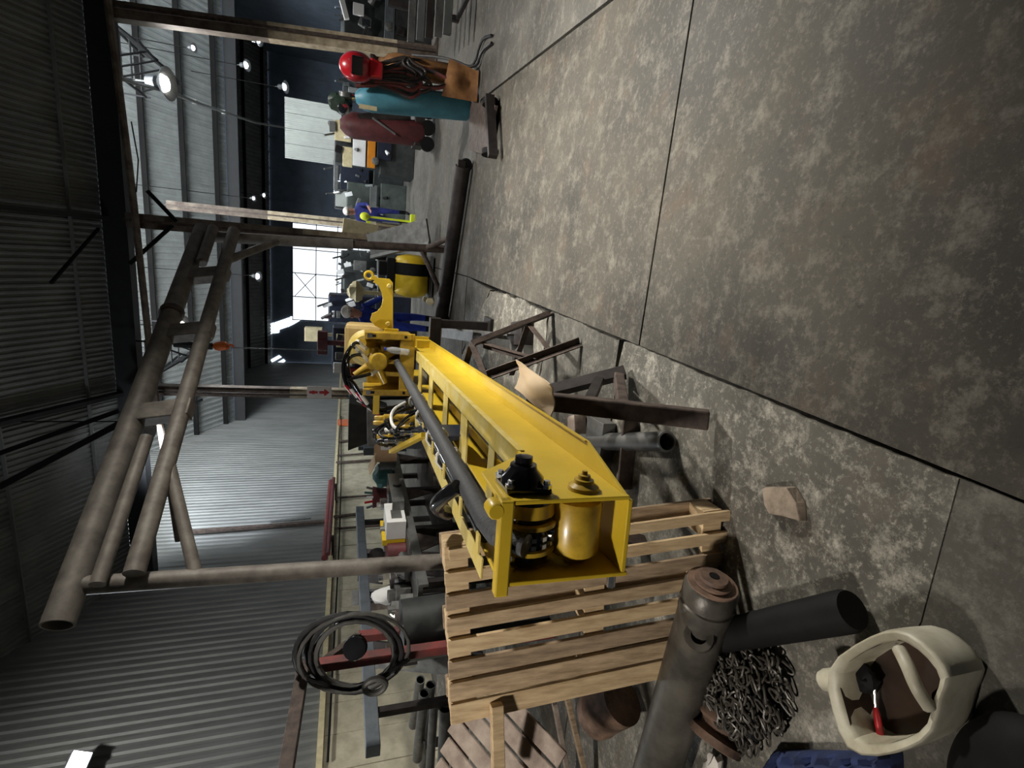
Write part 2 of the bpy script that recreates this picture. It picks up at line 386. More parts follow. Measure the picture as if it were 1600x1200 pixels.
pane('pane', ((450, 511), (453, 495), (482, 491), (470, 500), (460, 506)), wn)
wn2 = struct('window_2', (-7, 33.5, 2))
pane('pane', ((413, 573), (412, 568), (436, 555), (440, 558)), wn2); pane('pane', ((422, 573), (443, 561), (446, 564), (434, 574)), wn2)
pane('pane', ((441, 576), (441, 571), (502, 571), (502, 576)), wn2, 33.48)
pw = struct('wall_inner', (4, 19.5, 0))                         # pale sheeted partition far right of the middle
for k in range(4):
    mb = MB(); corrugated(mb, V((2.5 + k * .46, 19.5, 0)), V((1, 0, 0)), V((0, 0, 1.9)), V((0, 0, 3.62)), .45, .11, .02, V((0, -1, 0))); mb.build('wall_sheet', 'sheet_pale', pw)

# ================================================================== STEEL COLUMNS AND ROOF STEEL
def column(name, label, pts, w, zpale):
    base = V((pts[0].x, pts[0].y, 0)); top = pts[1]
    c = thing(name, label, 'column', base)
    MB().bar(base, lerp(base, top, zpale[0]), w, w).build('lower_shaft', 'column', c)
    MB().bar(lerp(base, top, zpale[0]), lerp(base, top, zpale[1]), w * 1.03, w * 1.03).build('painted_band', 'column_pale', c)
    MB().bar(lerp(base, top, zpale[1]), top, w, w).build('upper_shaft', 'column', c)
    MB().box(base + V((0, 0, .015)), (w * 2, w * 2, .03)).build('base_plate', 'steel_rust', c)
    d, s, u = frame(top - base)
    MB().bar(base + s * w * .5 + V((0, -w * .5, 0)), top + s * w * .5 + V((0, -w * .5, 0)), w * .18).bar(base - s * w * .5 + V((0, -w * .5, 0)), top - s * w * .5 + V((0, -w * .5, 0)), w * .18).build('flange_lip', 'steel_rust', c)
    return c
column('steel_column', 'brown steel column with cream painted band behind the red helmet and cylinder', [V((3.82, YV, 0)), V((3.42, YV, ZV))], .26, (.14, .56))
c2 = column('steel_column', 'rusty steel column in the middle, next to the bright far doorway', [V((.1, YV, 0)), V((.02, YV, ZV))], .26, (.2, .45))
c3 = column('steel_column', 'dark steel column carrying the white sign with the red arrow', [V((-3.3, YV + .1, 0)), V((-3.25, YV + .1, ZV))], .2, (.28, .5))
# pale column and pipes seen next to the middle column, further back
column('steel_column', 'pale flaking steel column further back, right of the far doorway', [V((.62, 17.5, 0)), V((.55, 17.5, ZV + 1))], .24, (.12, .6))
# sign
sg = thing('arrow_sign', 'white sign with red arrow and bar fixed on the dark column', 'sign', py(500, 613, YV - .12))
c = py(499, 613, YV - .13)
MB().box(c, (.27, .012, .50)).build('board', 'sign_white', sg, bevel=.004)
MB().prism([c + V((dx, -.008, dz)) for dx, dz in ((.0, -.21), (-.085, -.10), (-.03, -.10), (-.03, .0), (.03, .0), (.03, -.10), (.085, -.10))], (0, -.004, 0)).build('arrow', 'sign_red', sg)
MB().box(c + V((0, -.009, .12)), (.05, .006, .17)).box(c + V((.0, -.009, .12)), (.075, .005, .05)).build('bar_mark', 'sign_red', sg)

# bottom tie pipe across the hall below the valley beam
tp = thing('tie_pipe', 'long thin pipe running across the hall just below the black roof beam', 'pipe', py(207, 300, YV - .35))
MB().path([py(163, -40, YV - .35), py(207, 300, YV - .35), py(240, 600, YV - .35), py(278, 845, YV - .35)], .06, 8).build('pipe_run', 'column', tp, True)
MB().path([py(205, 190, YV - .36), py(216, 250, YV - .4), py(213, 300, YV - .36)], .012, 5).build('loose_wire', 'black', tp)
# knee braces
for (a, b, lb, r_) in (((80, 442), (154, 357), 'thin dark brace crossing the near roof sheets left of the rafter', .035), ((203, 412), (270, 352), 'short dark brace below the black beam left of the middle column', .05), ((230, 298), (276, 346), 'short dark brace below the black beam right of the middle column', .05), ((0, 708), (185, 642), 'upper of two dark rods under the near roof beside the gantry beam', .04), ((0, 760), (190, 660), 'lower of two dark rods under the near roof beside the gantry beam', .055)):
    Yb = YV - .25 if a[0] > 30 else 7.2
    Ya = 9.62 if a == (80, 442) else Yb
    tag(MB().bar(py(*a, Ya), py(*b, Yb), r_, r_ * 1.3).build('brace_rod', 'purlin', None), lb, 'brace', 'roof braces')
# lattice girders running away behind the valley beam
def lattice(x0, z0, lb):
    t = thing('lattice_girder', lb, 'girder', (x0, YV + .8, z0), 'lattice girders under the roof')
    ys = [YV + .8 + .55 * k for k in range(6)]
    for yy in (ys[0], ys[-1]): MB().tube((x0 - .42, yy, z0 + .55), (x0 - .42, yy, roof_z(yy) - .1), .018, 6).tube((x0 + .42, yy, z0 + .55), (x0 + .42, yy, roof_z(yy) - .1), .018, 6).build('hanger', 'beam_black', t)
    for dx, dz in ((-.42, .55), (.42, .55), (0, -.1)):
        MB().path([V((x0 + dx, yy, z0 + dz + .02 * k)) for k, yy in enumerate(ys)], .03, 6).build('chord', 'beam_black', t)
    for k in range(len(ys) - 1):
        for dx in (-.42, .42):
            MB().tube((x0 + dx, ys[k], z0 + .55), (x0, ys[k + 1], z0 - .1), .022, 6).build('web_rod', 'beam_black', t)
        MB().tube((x0 - .42, ys[k], z0 + .55), (x0 + .42, ys[k], z0 + .55), .02, 6).build('cross_rod', 'beam_black', t)
p = py(205, 62, YV + .8); lattice(p.x, p.z, 'dark lattice girder hanging under the roof at the far right end')
p = py(275, 565, YV + .8); lattice(p.x, p.z, 'dark lattice girder under the roof behind the gantry beam')
p = py(262, 640, YV + .3)
tag(MB().bar(py(248, 648, YV + .2), py(306, 615, YV + .2), .09).bar(py(272, 645, YV + .3), py(316, 624, YV + .3), .05).build('roof_bracket', 'beam_black', None), 'dark bracket arm jutting out over the lit wall near the lamp', 'bracket')

# conduit with lamp, right of middle
cdt = thing('conduit', 'silver conduit slanting away under the grey far roof, carrying a lamp', 'conduit', py(255, 140, YV + .6))
MB().path([py(178, 120, YV + .3), py(270, 146, YV + 1.6), py(320, 165, YV + 4), py(400, 192, YV + 9), py(480, 205, YV + 12)], .035, 7).build('tube_run', 'galv', cdt, True)
for q in ((305, 160), (350, 176)): MB().box(py(*q, YV + 3.4 if q[0] < 320 else YV + 5.6), (.1, .16, .1)).build('junction', 'galv', cdt)

# lamps
def highbay(name, lb, pos, power, colr, size=.22, glow='lamp_glow', aim=(0, 0, -1), grp='high bay lamps', light=True, ang=150):
    pos = V(pos); aim = V(aim).normalized()
    t = thing(name, lb, 'lamp', pos, grp)
    MB().lathe(pos, aim, [(-size * 1.3, size * .12), (-size * 1.25, size * .38), (-size * .7, size * .42), (-size * .55, size * .3), (0, size), (size * .06, size * 1.03), (size * .04, size * .95), (-size * .38, size * .36)], 20).build('reflector', 'lamp_shade', t, True)
    MB().lathe(pos + aim * (-size * .3), aim, [(0, size * .2), (size * .1, size * .5), (size * .22, size * .45), (size * .3, size * .1)], 14).build('bulb', glow, t, True)
    MB().tube(pos - aim * size * 1.28, pos - aim * size * 2.2, size * .06, 6).build('stem', 'galv', t)
    zr = roof_z((pos - aim * size * 1.9).y) + .01; q = pos - aim * size * 1.9
    MB().tube(q, V((q.x, q.y, max(zr, q.z + .1))), .011, 6).build('drop_rod', 'purlin', t)
    if light:
        ld = bpy.data.lights.new(name + '_light', 'SPOT'); ld.energy = power; ld.color = colr; ld.shadow_soft_size = size * .8
        ld.spot_size = math.radians(ang); ld.spot_blend = .8
        lo = bpy.data.objects.new(name + '_light', ld); COL.objects.link(lo); lo.parent = t
        lo.location = aim * size * .12; lo.rotation_euler = aim.to_track_quat('-Z', 'Y').to_euler()
    return t
for k, (p, pw_, cl, am, an) in enumerate(UNSEEN_LAMPS):
    highbay('high_bay_lamp', ['high bay lamp hanging low at the right beyond the frame', 'added fill lamp of high bay shape over the near left scrap, out of frame', 'high bay lamp hanging high over the open floor, above the frame', 'added lamp brightening the left wall and workbench, unseen above the frame', 'added lamp brightening the gas trolley, unseen above the frame'][k], p, pw_ * 4, cl, aim=am, ang=an)  # lamps over scrap, workbench and trolley are added to brighten those areas
highbay('high_bay_lamp', 'bright lamp on the silver conduit at upper right under the grey roof', py(262, 131, YV + 1.2), 500, (1, .97, .9), .30, 'lamp_glow', (.0, -.25, -1))
highbay('high_bay_lamp', 'white lamp under the grey roof just behind the gantry beam', py(288, 511, YV + 1.0), 500, (.9, .95, 1), .24, 'lamp_glow', (0, -.1, -1))
highbay('high_bay_lamp', 'bluish lamp partly hidden behind the gantry pipe, lighting the corrugated wall', py(215, 674, YV - 1.0), 2600, (.82, .9, 1), .3, 'lamp_far', (-.6, .78, -.1), ang=54)
for k, (x, yy, Yd, s_) in enumerate(((405, 62, 17, .16), (386, 102, 18, .16), (446, 136, 21, .2), (397, 310, 19, .1), (404, 432, 19, .17), (303, 75, 15, .1), (413, 305, 24, .12))):
    highbay('hanging_lamp', ['small far lamp nearest the top frame edge beside the dark right wall', 'small far lamp left of the pale partition, second from the right', 'lowest of the small far lamps, just over the pale partition', 'tiny far lamp beside the middle column', 'glaring far lamp over the left part of the far doorway', 'tiny far lamp under the grey roof at the right', 'tiny far lamp deep behind the middle column'][k], py(x, yy, Yd), 150, (.85, .93, 1), s_, 'lamp_far', (0, -.5, -1), 'small far lamps', k in (1, 2, 4))
# flood lamp high on the left wall
fp = px(122, 1192, XL + .35)
ff = thing('flood_lamp', 'glaring flood lamp on the corrugated wall at the lower frame edge', 'lamp', fp)
aim = V((.85, -.1, -.45)).normalized(); Rq = aim.to_track_quat('-Z', 'Y').to_matrix()
MB().box(fp - aim * .06, (.34, .26, .1), Rq).build('housing', 'lamp_shade', ff, bevel=.01)
MB().box(fp - aim * .004, (.3, .22, .015), Rq).build('lens', 'lamp_far', ff)
MB().bar(fp - aim * .08, (XL, fp.y, fp.z + .05), .04).build('bracket', 'steel_dark', ff)
ld = bpy.data.lights.new('flood_light', 'SPOT'); ld.energy = 220; ld.color = (.86, .93, 1); ld.shadow_soft_size = .15; ld.spot_size = math.radians(165); ld.spot_blend = .4
lo = bpy.data.objects.new('flood_light', ld); COL.objects.link(lo); lo.parent = ff; lo.location = aim * .05; lo.rotation_euler = aim.to_track_quat('-Z', 'Y').to_euler()

# chain hoist hanging under the roof
ch = thing('chain_hoist', 'chain hoist with orange hook block hanging near the arrow sign column', 'hoist', py(345, 542, YV - .2))
MB().tube(py(272, 537, YV - .2), py(272, 537, YV - .2) + V((0, .15, .75)), .02, 6).build('hanger', 'beam_black', ch)
MB().tube(py(272, 537, YV - .2), py(332, 541, YV - .2), .07, 10).build('hoist_body', 'beam_black', ch, True)
MB().blob(py(345, 541, YV - .2), (.09, .08, .14), 10, 7, .2, 3).build('hook_block', 'orange_hook', ch, True)
MB().path([py(352, 542, YV - .2) + V((.05 * math.sin(a), 0, -.1 - .05 * math.cos(a))) for a in [k * .5 for k in range(9)]], .02, 6).build('hook', 'orange_hook', ch)
q0, q1 = py(360, 543, YV - .2), py(512, 548, YV - .2)
mb = MB()
for k in range(46):
    a, b = lerp(q0, q1, k / 46), lerp(q0, q1, (k + 1.15) / 46)
    mb.bar(a, b, .03 if k % 2 else .009, .009 if k % 2 else .03)
mb.build('hand_chain', 'galv', ch)

# ================================================================== PORTABLE GANTRY CRANE
TN, TF = pz(112, 916, 3.5), pz(313, 368, 3.5)
ga = thing('gantry_crane', 'grey pipe gantry crane frame standing astride the boom', 'gantry crane', V((TF.x, TF.y, 0)))
dg = (TN - TF).normalized(); lat = V((-dg.y, dg.x, 0)).normalized()
low = V((0, 0, -.42))
MB().pipe(TF - dg * .15, TN + dg * .28, .105, .09, 18).build('top_beam', 'gantry', ga, True)
MB().tube(TF + low + lat * .12, TN + low + lat * .12, .075, 14).build('lower_beam', 'gantry', ga, True)
MB().tube(TF + V((0, 0, -.16)) + lat * .1 - dg * .05, TF + dg * .75 + V((0, 0, -.16)) + lat * .1, .065, 12).build('coupling_tube', 'gantry', ga, True)
MB().tube(TN + V((0, 0, -.2)) + lat * .1 - dg * 1.3, TN + V((0, 0, -.2)) + lat * .1 + dg * .05, .055, 12).build('coupling_tube', 'gantry', ga, True)
for t_ in (.2, .42, .66):
    a = lerp(TF, TN, t_)
    MB().bar(a + V((0, 0, .06)), a + low + lat * .12 - V((0, 0, .08)), .12, .2, up=dg).build('link_plate', 'gantry', ga, bevel=.01)
MB().lathe(lerp(TF, TN, .34) - dg * .03, dg, [(0, .11), (0, .125), (.07, .125), (.07, .11)], 18).build('collar', 'steel_rust', ga)
# legs
FB = pz(712, 391, 0); FT = TF + V((0, 0, -.1))
MB().tube(lerp(FT, FB, .0), lerp(FT, FB, .55), .075, 14).build('leg', 'gantry', ga, True)
MB().tube(lerp(FT, FB, .5), FB + V((0, 0, .1)), .06, 14).build('leg', 'steel_rust', ga, True)
b0, b1 = pz(738, 262, 0) + V((0, 0, .13)), pz(702, 497, 0) + V((0, 0, .13))
MB().tube(b0, b1, .105, 16).build('base_beam', 'steel_dark', ga, True)
for k, t_ in ((0, .42), (1, .86)):
    MB().tube(lerp(b0, b1, t_), lerp(FT, FB, .86 if k == 0 else .84), .038, 10).build('base_brace', 'steel_rust', ga, True)
for e, s_ in ((b0, -1), (b1, 1)):
    dd = (b1 - b0).normalized() * s_
    MB().lathe(e + dd * .02 + V((0, 0, -.04)) - dd.cross(V((0, 0, 1))) * .03, dd.cross(V((0, 0, 1))), [(0, .03), (0, .085), (.06, .085), (.06, .03)], 16).build('caster_wheel', 'black', ga, True)
    MB().box(e + dd * .02 + V((0, 0, .03)), (.1, .1, .1)).build('caster_fork', 'steel_dark', ga)
NB = V((TN.x, TN.y, 0)); NT = TN + V((0, 0, -.05))
PN = py(690, 877, TN.y + .02); NB = NT + (PN - NT) * (NT.z / (NT.z - PN.z))
MB().tube(NT, NB + V((0, 0, .1)), .07, 14).build('leg', 'gantry', ga, True)
MB().tube(lerp(TN, TF, .22) + low + lat * .12, lerp(NT, NB, .22), .05, 12).build('knee_brace', 'gantry', ga, True)
MB().tube(lerp(TF, TN, .14) + low + lat * .1, lerp(FT, FB, .26), .05, 12).build('knee_brace', 'gantry', ga, True)
MB().tube(NB + V((-.22, .9, .1)), NB + V((.3, -.75, .1)), .09, 14).build('base_beam', 'steel_dark', ga, True)

# ================================================================== YELLOW DRILL MAST (BOOM)
B0 = py(985, 775, 1.3); bd = ray(562, 462).normalized(); br = bd.cross(V((0, 0, 1))).normalized(); bu = br.cross(bd)
def L(a, b, c): return B0 + bd * a + br * b + bu * c
MK = .908; MT = py(985, 775, 1.18)          # mast is built larger, then scaled down toward the camera to clear the pallet
def LW(a, b, c): return MT + (L(a, b, c) - B0) * MK
def scale_to_camera(*roots):
    for o in roots: o.location = MT + (V(o.location) - B0) * MK; o.scale = (MK,) * 3
def lbox(mb, a0, a1, b0_, b1_, c0, c1):
    return mb.hexa([L(a0, b0_, c0), L(a1, b0_, c0), L(a1, b1_, c0), L(a0, b1_, c0), L(a0, b0_, c1), L(a1, b0_, c1), L(a1, b1_, c1), L(a0, b1_, c1)])
def lprism(mb, poly, b0_, b1_): return mb.prism([L(a, b0_, c) for a, c in poly], br * (b1_ - b0_))
BL = 5.6; BW = -.275
bm_ = thing('drill_mast', 'long yellow steel drill mast lying on trestles, open end with rollers towards the viewer', 'drill mast', L(2.5, -.13, 0))
# side plates: tall at the open end, low along the body
lprism(MB(), [(0, 0), (BL, 0), (BL, .21), (.5, .21), (.46, .23), (.27, .425), (0, .425)], 0, -.014).build('side_plate', 'yellow', bm_, bevel=.003)
lprism(MB(), [(0, -.02), (.7, -.02), (.7, .2), (.5, .2), (.3, .41), (0, .41)], BW, BW + .014).build('side_plate', 'yellow', bm_, bevel=.003)
lbox(MB(), .0, .42, BW + .014, -.014, -.012, .004).build('end_plate', 'yellow', bm_, bevel=.003)
lbox(MB(), .42, .7, BW + .014, -.014, .0, .012).build('bottom_plate', 'yellow', bm_)
lbox(MB(), .7, BL, -.371, -.014, .0, .012).build('bottom_plate', 'yellow', bm_)
MB().prism([L(.02, 0, 0), L(.345, .085, -.01), L(BL, .09, -.01), L(BL, 0, 0)], bu * .012).build('bottom_flange', 'yellow', bm_, bevel=.002)
MB().prism([L(.345, .083, .002), L(BL, .088, .002), L(BL, .088, .012), L(.345, .083, .012)], br * .004).build('flange_edge', 'yellow', bm_)
lprism(MB(), [(.72, 0), (BL, 0), (BL, .2), (.72, .2)], -.385, -.371).build('side_plate', 'yellow', bm_)
lbox(MB(), .66, .72, -.385, BW, 0, .2).build('end_web', 'yellow', bm_)
# the bar closing the open end at the top
lbox(MB(), -.004, .035, BW - .03, 0, .385, .428).build('end_bar', 'yellow', bm_, bevel=.005)
MB().lathe(L(.0, BW + .245, .44), bd, [(-.005, .022), (.0, .026), (.05, .026)], 14).build('lug', 'yellow', bm_, True)
# top frame of the body: rail along the right edge with cross bars
MB().prism([L(.42, -.10, .21), L(BL - .5, -.10, .21), L(BL - .5, .004, .21), L(.5, .004, .21)], bu * .012).build('top_rail', 'yellow_worn', bm_, bevel=.002)
lbox(MB(), .5, BL - .5, -.002, .006, .195, .224).build('rail_lip', 'yellow_worn', bm_)
for a, w in ((.86, .12), (1.5, .2), (2.2, .2), (3.0, .24), (3.85, .24)):
    lbox(MB(), a, a + w, -.37, -.099, .206, .218).build('cross_bar', 'yellow_worn', bm_, bevel=.002)
lbox(MB(), .73, BL - .5, -.36, -.16, .045, .06).build('inner_floor', 'yellow', bm_)
lbox(MB(), .5, BL - .6, -.108, -.1, .06, .206).build('dark_backing', 'black', bm_)  # black sheet put in behind the openings to darken the inside
MB().tube(L(.5, -.17, .11), L(BL - .6, -.17, .11), .045, 14).build('feed_cylinder', 'oily_steel', bm_, True)
for a in (1.1, 1.75, 2.45, 3.3): MB().lathe(L(a, -.17, .11), bd, [(0, .05), (0, .056), (.1, .056), (.1, .05)], 14).build('cylinder_clamp', 'chrome', bm_, True)
MB().prism([L(.50, -.002, .222), L(.28, -.12, .215), L(.26, -.002, .215), ], bu * .008).build('gusset', 'yellow', bm_)
MB().add([L(.5, .004, .225), L(.28, -.004, .215), L(.28, -.2, .205), L(.5, .004, .215), L(.28, -.004, .205), L(.28, -.2, .195)], [(0, 1, 2), (5, 4, 3), (0, 3, 4, 1), (1, 4, 5, 2), (2, 5, 3, 0)]).build('gusset', 'yellow', bm_)
# rear end block of the body
lbox(MB(), 4.9, 5.6, .0, .085, .0, .16).build('rear_block', 'yellow', bm_, bevel=.004)
lbox(MB(), 5.05, 5.12, .0, .12, .0, .2).build('rear_rib', 'yellow', bm_)
# sprocket on top, yellow roller below
sc_ = L(.105, 0, .30)
dr_ = MB().lathe(L(.135, -.245, .30), br, [(0, .03), (0, .084), (.045, .088), (.15, .084), (.2, .088), (.22, .086), (.22, .03)], 26).build('sprocket_drum', 'black_gloss', bm_, True)
MB().lathe(L(.135, -.085, .30), br, [(0, .05), (0, .096), (.04, .09), (.04, .05)], 26).build('drum_cheek', 'yellow_head', dr_, True)
for b_ in (-.205, -.12):
    MB().lathe(L(.135, b_, .30), br, [(0, .08), (0, .104), (.014, .104), (.014, .08)], 26).build('drum_ring', 'yellow_head', dr_, True)
for k in range(16):
    a = k * math.pi / 8
    for b_ in (-.175, -.15):
        MB().box(L(.135, b_, .30) + bd * math.cos(a) * .09 + bu * math.sin(a) * .09, (.014, .02, .016), Matrix((br, bd * math.cos(a) + bu * math.sin(a), br.cross(bd * math.cos(a) + bu * math.sin(a)))).transposed()).build('tooth', 'chrome', dr_)
MB().lathe(L(.115, -.225, .13), br, [(-.03, .04), (0, .05), (0, .08), (.012, .086), (.17, .086), (.18, .082), (.18, .05), (.215, .048)], 26).build('guide_roller', 'yellow_head', bm_, True)
# flange bearing on the outside, four bolts
fb = MB(); lprism(fb, [(.03, .255), (.165, .27), (.175, .40), (.045, .395)], 0, .022)
be = fb.build('flange_bearing', 'black_gloss', bm_, bevel=.006)
MB().lathe(L(.105, .02, .33), br, [(0, .07), (.02, .068), (.045, .045), (.06, .042), (.062, .03), (.085, .028), (.09, .012)], 20).build('bearing_hub', 'black_gloss', be, True)
for a, c_ in ((.045, .27), (.152, .282), (.158, .388), (.058, .383)):
    MB().lathe(L(a, .02, c_), br, [(0, .017), (.012, .017), (.012, .011), (.024, .010)], 6).build('bolt', 'chrome', be)
hb = MB().lathe(L(.075, 0, .13), br, [(0, .052), (.012, .05), (.022, .034), (.034, .032), (.036, .022), (.048, .02), (.05, .01), (.062, .009)], 20).build('roller_hub', 'yellow_head', bm_, True)
# hub nuts at the left
MB().lathe(L(.03, BW - .03, .02), br, [(-.02, .015), (.0, .015), (.03, .015)], 6).build('nut', 'chrome', bm_)
# braided feed sleeve running along the top
MB().path([L(.02, -.155, .33), L(.1, -.15, .405), L(.2, -.14, .42), L(1.2, -.135, .42), L(2.6, -.125, .425), L(4.3, -.12, .43)], .037, 14).build('feed_sleeve', 'chain_sleeve', bm_, True)
MB().path([L(.25, -.225, .40), L(1.2, -.21, .405), L(2.4, -.195, .41), L(3.6, -.18, .41)], .028, 10).build('hose_run', 'black_gloss', bm_, True)
for a in (1.05, 1.45, 2.0, 2.5):
    MB().path([L(a, -.195, .40) + br * .058 * math.cos(t) + bu * .06 * math.sin(t) for t in [k * math.pi / 5 for k in range(10)]], .0085, 6, True).build('cable_tie', 'white_band', bm_)
# yellow rung tray left of the sleeve
tr = MB(); lbox(tr, .16, 2.3, -.335, -.265, .425, .433)
ty = tr.build('rung_tray', 'yellow_worn', bm_, bevel=.002)
for a in (.2, .52, .95, 1.35, 1.8):
    lbox(MB(), a, a + .04, -.265, -.2, .43, .437).build('rung', 'yellow_worn', ty)
lbox(MB(), .06, .16, -.31, -.25, .35, .358).build('tray_foot', 'yellow', ty)
MB().path([L(.74, -.35, .44), L(.7, -.31, .5), L(.6, -.24, .52), L(.52, -.17, .49), L(.48, -.13, .46)], .03, 12, sub=2).build('elbow_hose', 'black_gloss', bm_, True)
# hydraulic bracket: sloping yellow bar, dark panel, valves
va, vb = L(1.6, -.22, .45), L(2.6, -.62, .57)
MB().bar(va, vb, .03, .045).build('valve_bar', 'yellow', bm_, bevel=.003)
MB().prism([va + V((-.03, .05, -.03)), vb + V((0, .05, -.03)), vb + V((0, .05, -.34)), va + V((-.03, .05, -.3))], (.0, .22, .02)).build('valve_panel', 'navy_panel', bm_, bevel=.005)
rnd = random.Random(12)
for k in range(12):
    q = lerp(va, vb, .12 + .075 * k) + V((.0, .08 + .08 * (k % 3), 0)); hh = rnd.uniform(.05, .12)
    vv_ = MB().lathe(q, bu, [(0, .022), (hh * .5, .022), (hh * .55, .013), (hh, .013), (hh + .005, .02), (hh + .03, .016)], 9).build('valve', ['chrome', 'black_gloss', 'yellow_head', 'black_gloss', 'chrome', 'black_gloss'][k % 6], bm_, True)
    e = q + V((rnd.uniform(-.12, .12), rnd.uniform(.15, .5), rnd.uniform(-.1, .1)))
    MB().path([q + V((0, 0, hh)), q + V((rnd.uniform(-.05, .05), .06, hh + .07)), lerp(q, e, .6) + V((rnd.uniform(-.05, .05), 0, .12)), e], .011, 7, sub=2).build('valve_hose', ['black_gloss', 'white_band', 'black_gloss', 'rubber'][k % 4], vv_, True)
for k in range(2):
    MB().lathe(L(2.9 + k * .25, -.42 - .1 * k, .36), bu, [(0, .035), (.26, .035), (.27, .022), (.33, .02), (.34, .015)], 12).build('valve_cylinder', 'yellow_head', bm_, True)
for k in range(10):
    q = L(2.6 + rnd.uniform(0, 1.3), -.35 - rnd.uniform(0, .35), .2 + rnd.uniform(0, .2))
    MB().box(q, (.06, .09, .07), Euler((rnd.random(), rnd.random(), rnd.random())).to_matrix()).build('fitting', ['black_gloss', 'steel_dark', 'chrome', 'black'][k % 4], bm_, bevel=.006)
lbox(MB(), 2.5, 4.0, -.72, -.38, .12, .2).build('hose_shelf', 'steel_dark', bm_)
for k in range(6):
    a0 = 2.4 + k * .2
    MB().path([L(a0, -.4, .25), L(a0 + .2, -.5, .42 + .03 * (k % 2)), L(a0 + .6, -.62, .36), L(a0 + 1.2, -.58, .28)], .015, 7, sub=2).build('loose_hose', 'black_gloss', bm_, True)

# ------------------------------------------------ rotary head on the mast
hd = thing('rotary_head', 'yellow rotary drill head with hydraulic motor and hoses on the far part of the mast', 'drill head', L(4.5, -.15, .23))
AH = 4.35
lbox(MB(), AH, AH + .05, -.5, .19, .24, .40).build('front_plate', 'yellow_head', hd, bevel=.006)
for b_ in (.12, -.5):
    lbox(MB(), AH - .02, AH + .45, b_, b_ + .07, .28, .78).build('cheek_bracket', 'yellow_head', hd, bevel=.006)
    for c_ in (.33, .66): lbox(MB(), AH - .025, AH - .015, b_ + .02, b_ + .05, c_, c_ + (.03 if c_ < .5 else .09)).build('slot', 'black', hd)
    lbox(MB(), AH - .03, AH + .02, b_ + .01, b_ + .06, .70, .75).build('pin_block', 'chrome', hd)
lprism(MB(), [(AH + .02, .24), (AH + .5, .24), (AH + .5, .34), (AH + .25, .30)], -.43, .12).build('saddle', 'yellow_head', hd, bevel=.005)
lprism(MB(), [(AH + .6, .55), (AH + 1.3, .55), (AH + 1.3, 1.0), (AH + .6, 1.0)], -.24, .23).build('gear_case', 'tan_paint', hd, bevel=.05)
MB().lathe(L(AH + .65, -.04, .74), -bd, [(0, .22), (.05, .22), (.07, .2), (.12, .17), (.16, .16)], 26).build('gear_cover', 'yellow_worn', hd, True)
mo = MB().lathe(L(AH + .2, -.15, .66), (-bd * 1 + br * .12 - bu * .10), [(0, .11), (.12, .11), (.13, .095), (.34, .095), (.36, .08), (.365, .04)], 20).build('drive_motor', 'yellow_head', hd, True)
for th in (2.2, 3.6, 5.3):
    q = br * math.cos(th) + bu * math.sin(th)
    MB().tube(L(AH + .12, -.15, .66) + q * .08, L(AH + .1, -.15, .66) + q * .26, .05, 12, .04).build('motor_port', 'yellow_head', mo, True)
for k in range(3): lbox(MB(), AH + .1, AH + .5, -.3 + k * .14, -.25 + k * .14, .38, .5 + .05 * k).build('rib', 'yellow_head', hd, bevel=.004)
def hose(name, pts, r, m, par): return MB().path(pts, r, 9, sub=2).build(name, m, par, True)
YH = L(AH - .05, 0, 0).y
for k, (sx, sy, ty, bulge) in enumerate(((566, 553, 540, 0), (578, 566, 552, 5), (594, 575, 585, 10), (572, 545, 533, -5))):
    pts = [py(x, yy, YH + dy) for x, yy, dy in ((sx, sy, .1 + .02 * k), (sx - 14, ty, .02), (545 - bulge * .6, ty + 6 + k, -.05 - .02 * k), (540 + bulge, 574 + bulge * 2, -.06), (546 + bulge * 1.6, 604 + bulge, .0), (566 + bulge * 1.6, 630 + bulge * 1.2, .06), (592 + bulge, 643 + bulge, .15), (622, 634 + 6 * k, .25))]
    hh_ = hose('hydraulic_hose', pts, .019, 'black_gloss', hd)
    hose('hose_sleeve', [pts[0], lerp(pts[0], pts[1], .6), pts[1]], .023, 'white_band', hh_)
    hose('hose_band', [lerp(pts[4], pts[5], .1), lerp(pts[4], pts[5], .6)], .0225, 'red' if k % 2 else 'white_band', hh_)
    hose('hose_band', [lerp(pts[5], pts[6], .05), lerp(pts[5], pts[6], .5)], .0225, 'white_band' if k % 2 else 'red', hh_)
lbox(MB(), AH + .42, AH + .6, -.46, .16, .26, .74).build('back_housing', 'yellow_head', hd, bevel=.02)
for b_ in (-.3, -.05): lbox(MB(), AH + .12, AH + .45, b_, b_ + .05, .32, .62).build('rib', 'yellow_head', hd, bevel=.006)
MB().tube(L(AH + .4, .02, .62), L(AH + .1, .06, .80), .05, 12).build('motor_port', 'yellow_head', hd, True)
lbox(MB(), AH + .02, AH + .07, -.72, -.5, .60, .67).build('side_stub', 'yellow', hd, bevel=.006)

# clamp hook standing out to the right of the head
hk = thing('clamp_hook', 'yellow C-shaped clamp plate with eye standing to the right of the drill head', 'clamp', L(4.75, .5, .45))
pl = [(.18, .50), (.20, .46), (.74, .48), (.78, .52), (.78, .66), (.73, .70), (.70, .64), (.62, .60), (.54, .585), (.47, .60), (.41, .64), (.38, .70), (.30, .72), (.24, .66)]
AK = 4.7
MB().prism([L(AK, b, c) for b, c in pl], bd * .05).build('clamp_plate', 'yellow', hk, bevel=.004)
MB().path([L(AK + .02, .70 - .0 + .24 * math.cos(t) - .13, .71 + .13 * math.sin(t)) for t in [math.pi + .2 + k * (math.pi - .4) / 12 for k in range(13)]], .008, 6).build('liner', 'white_band', hk, True)
MB().path([L(AK + .025, .80 + .042 * math.cos(t), .745 + .042 * math.sin(t)) for t in [k * math.pi / 8 for k in range(16)]], .017, 8, True).build('eye', 'yellow', hk, True)
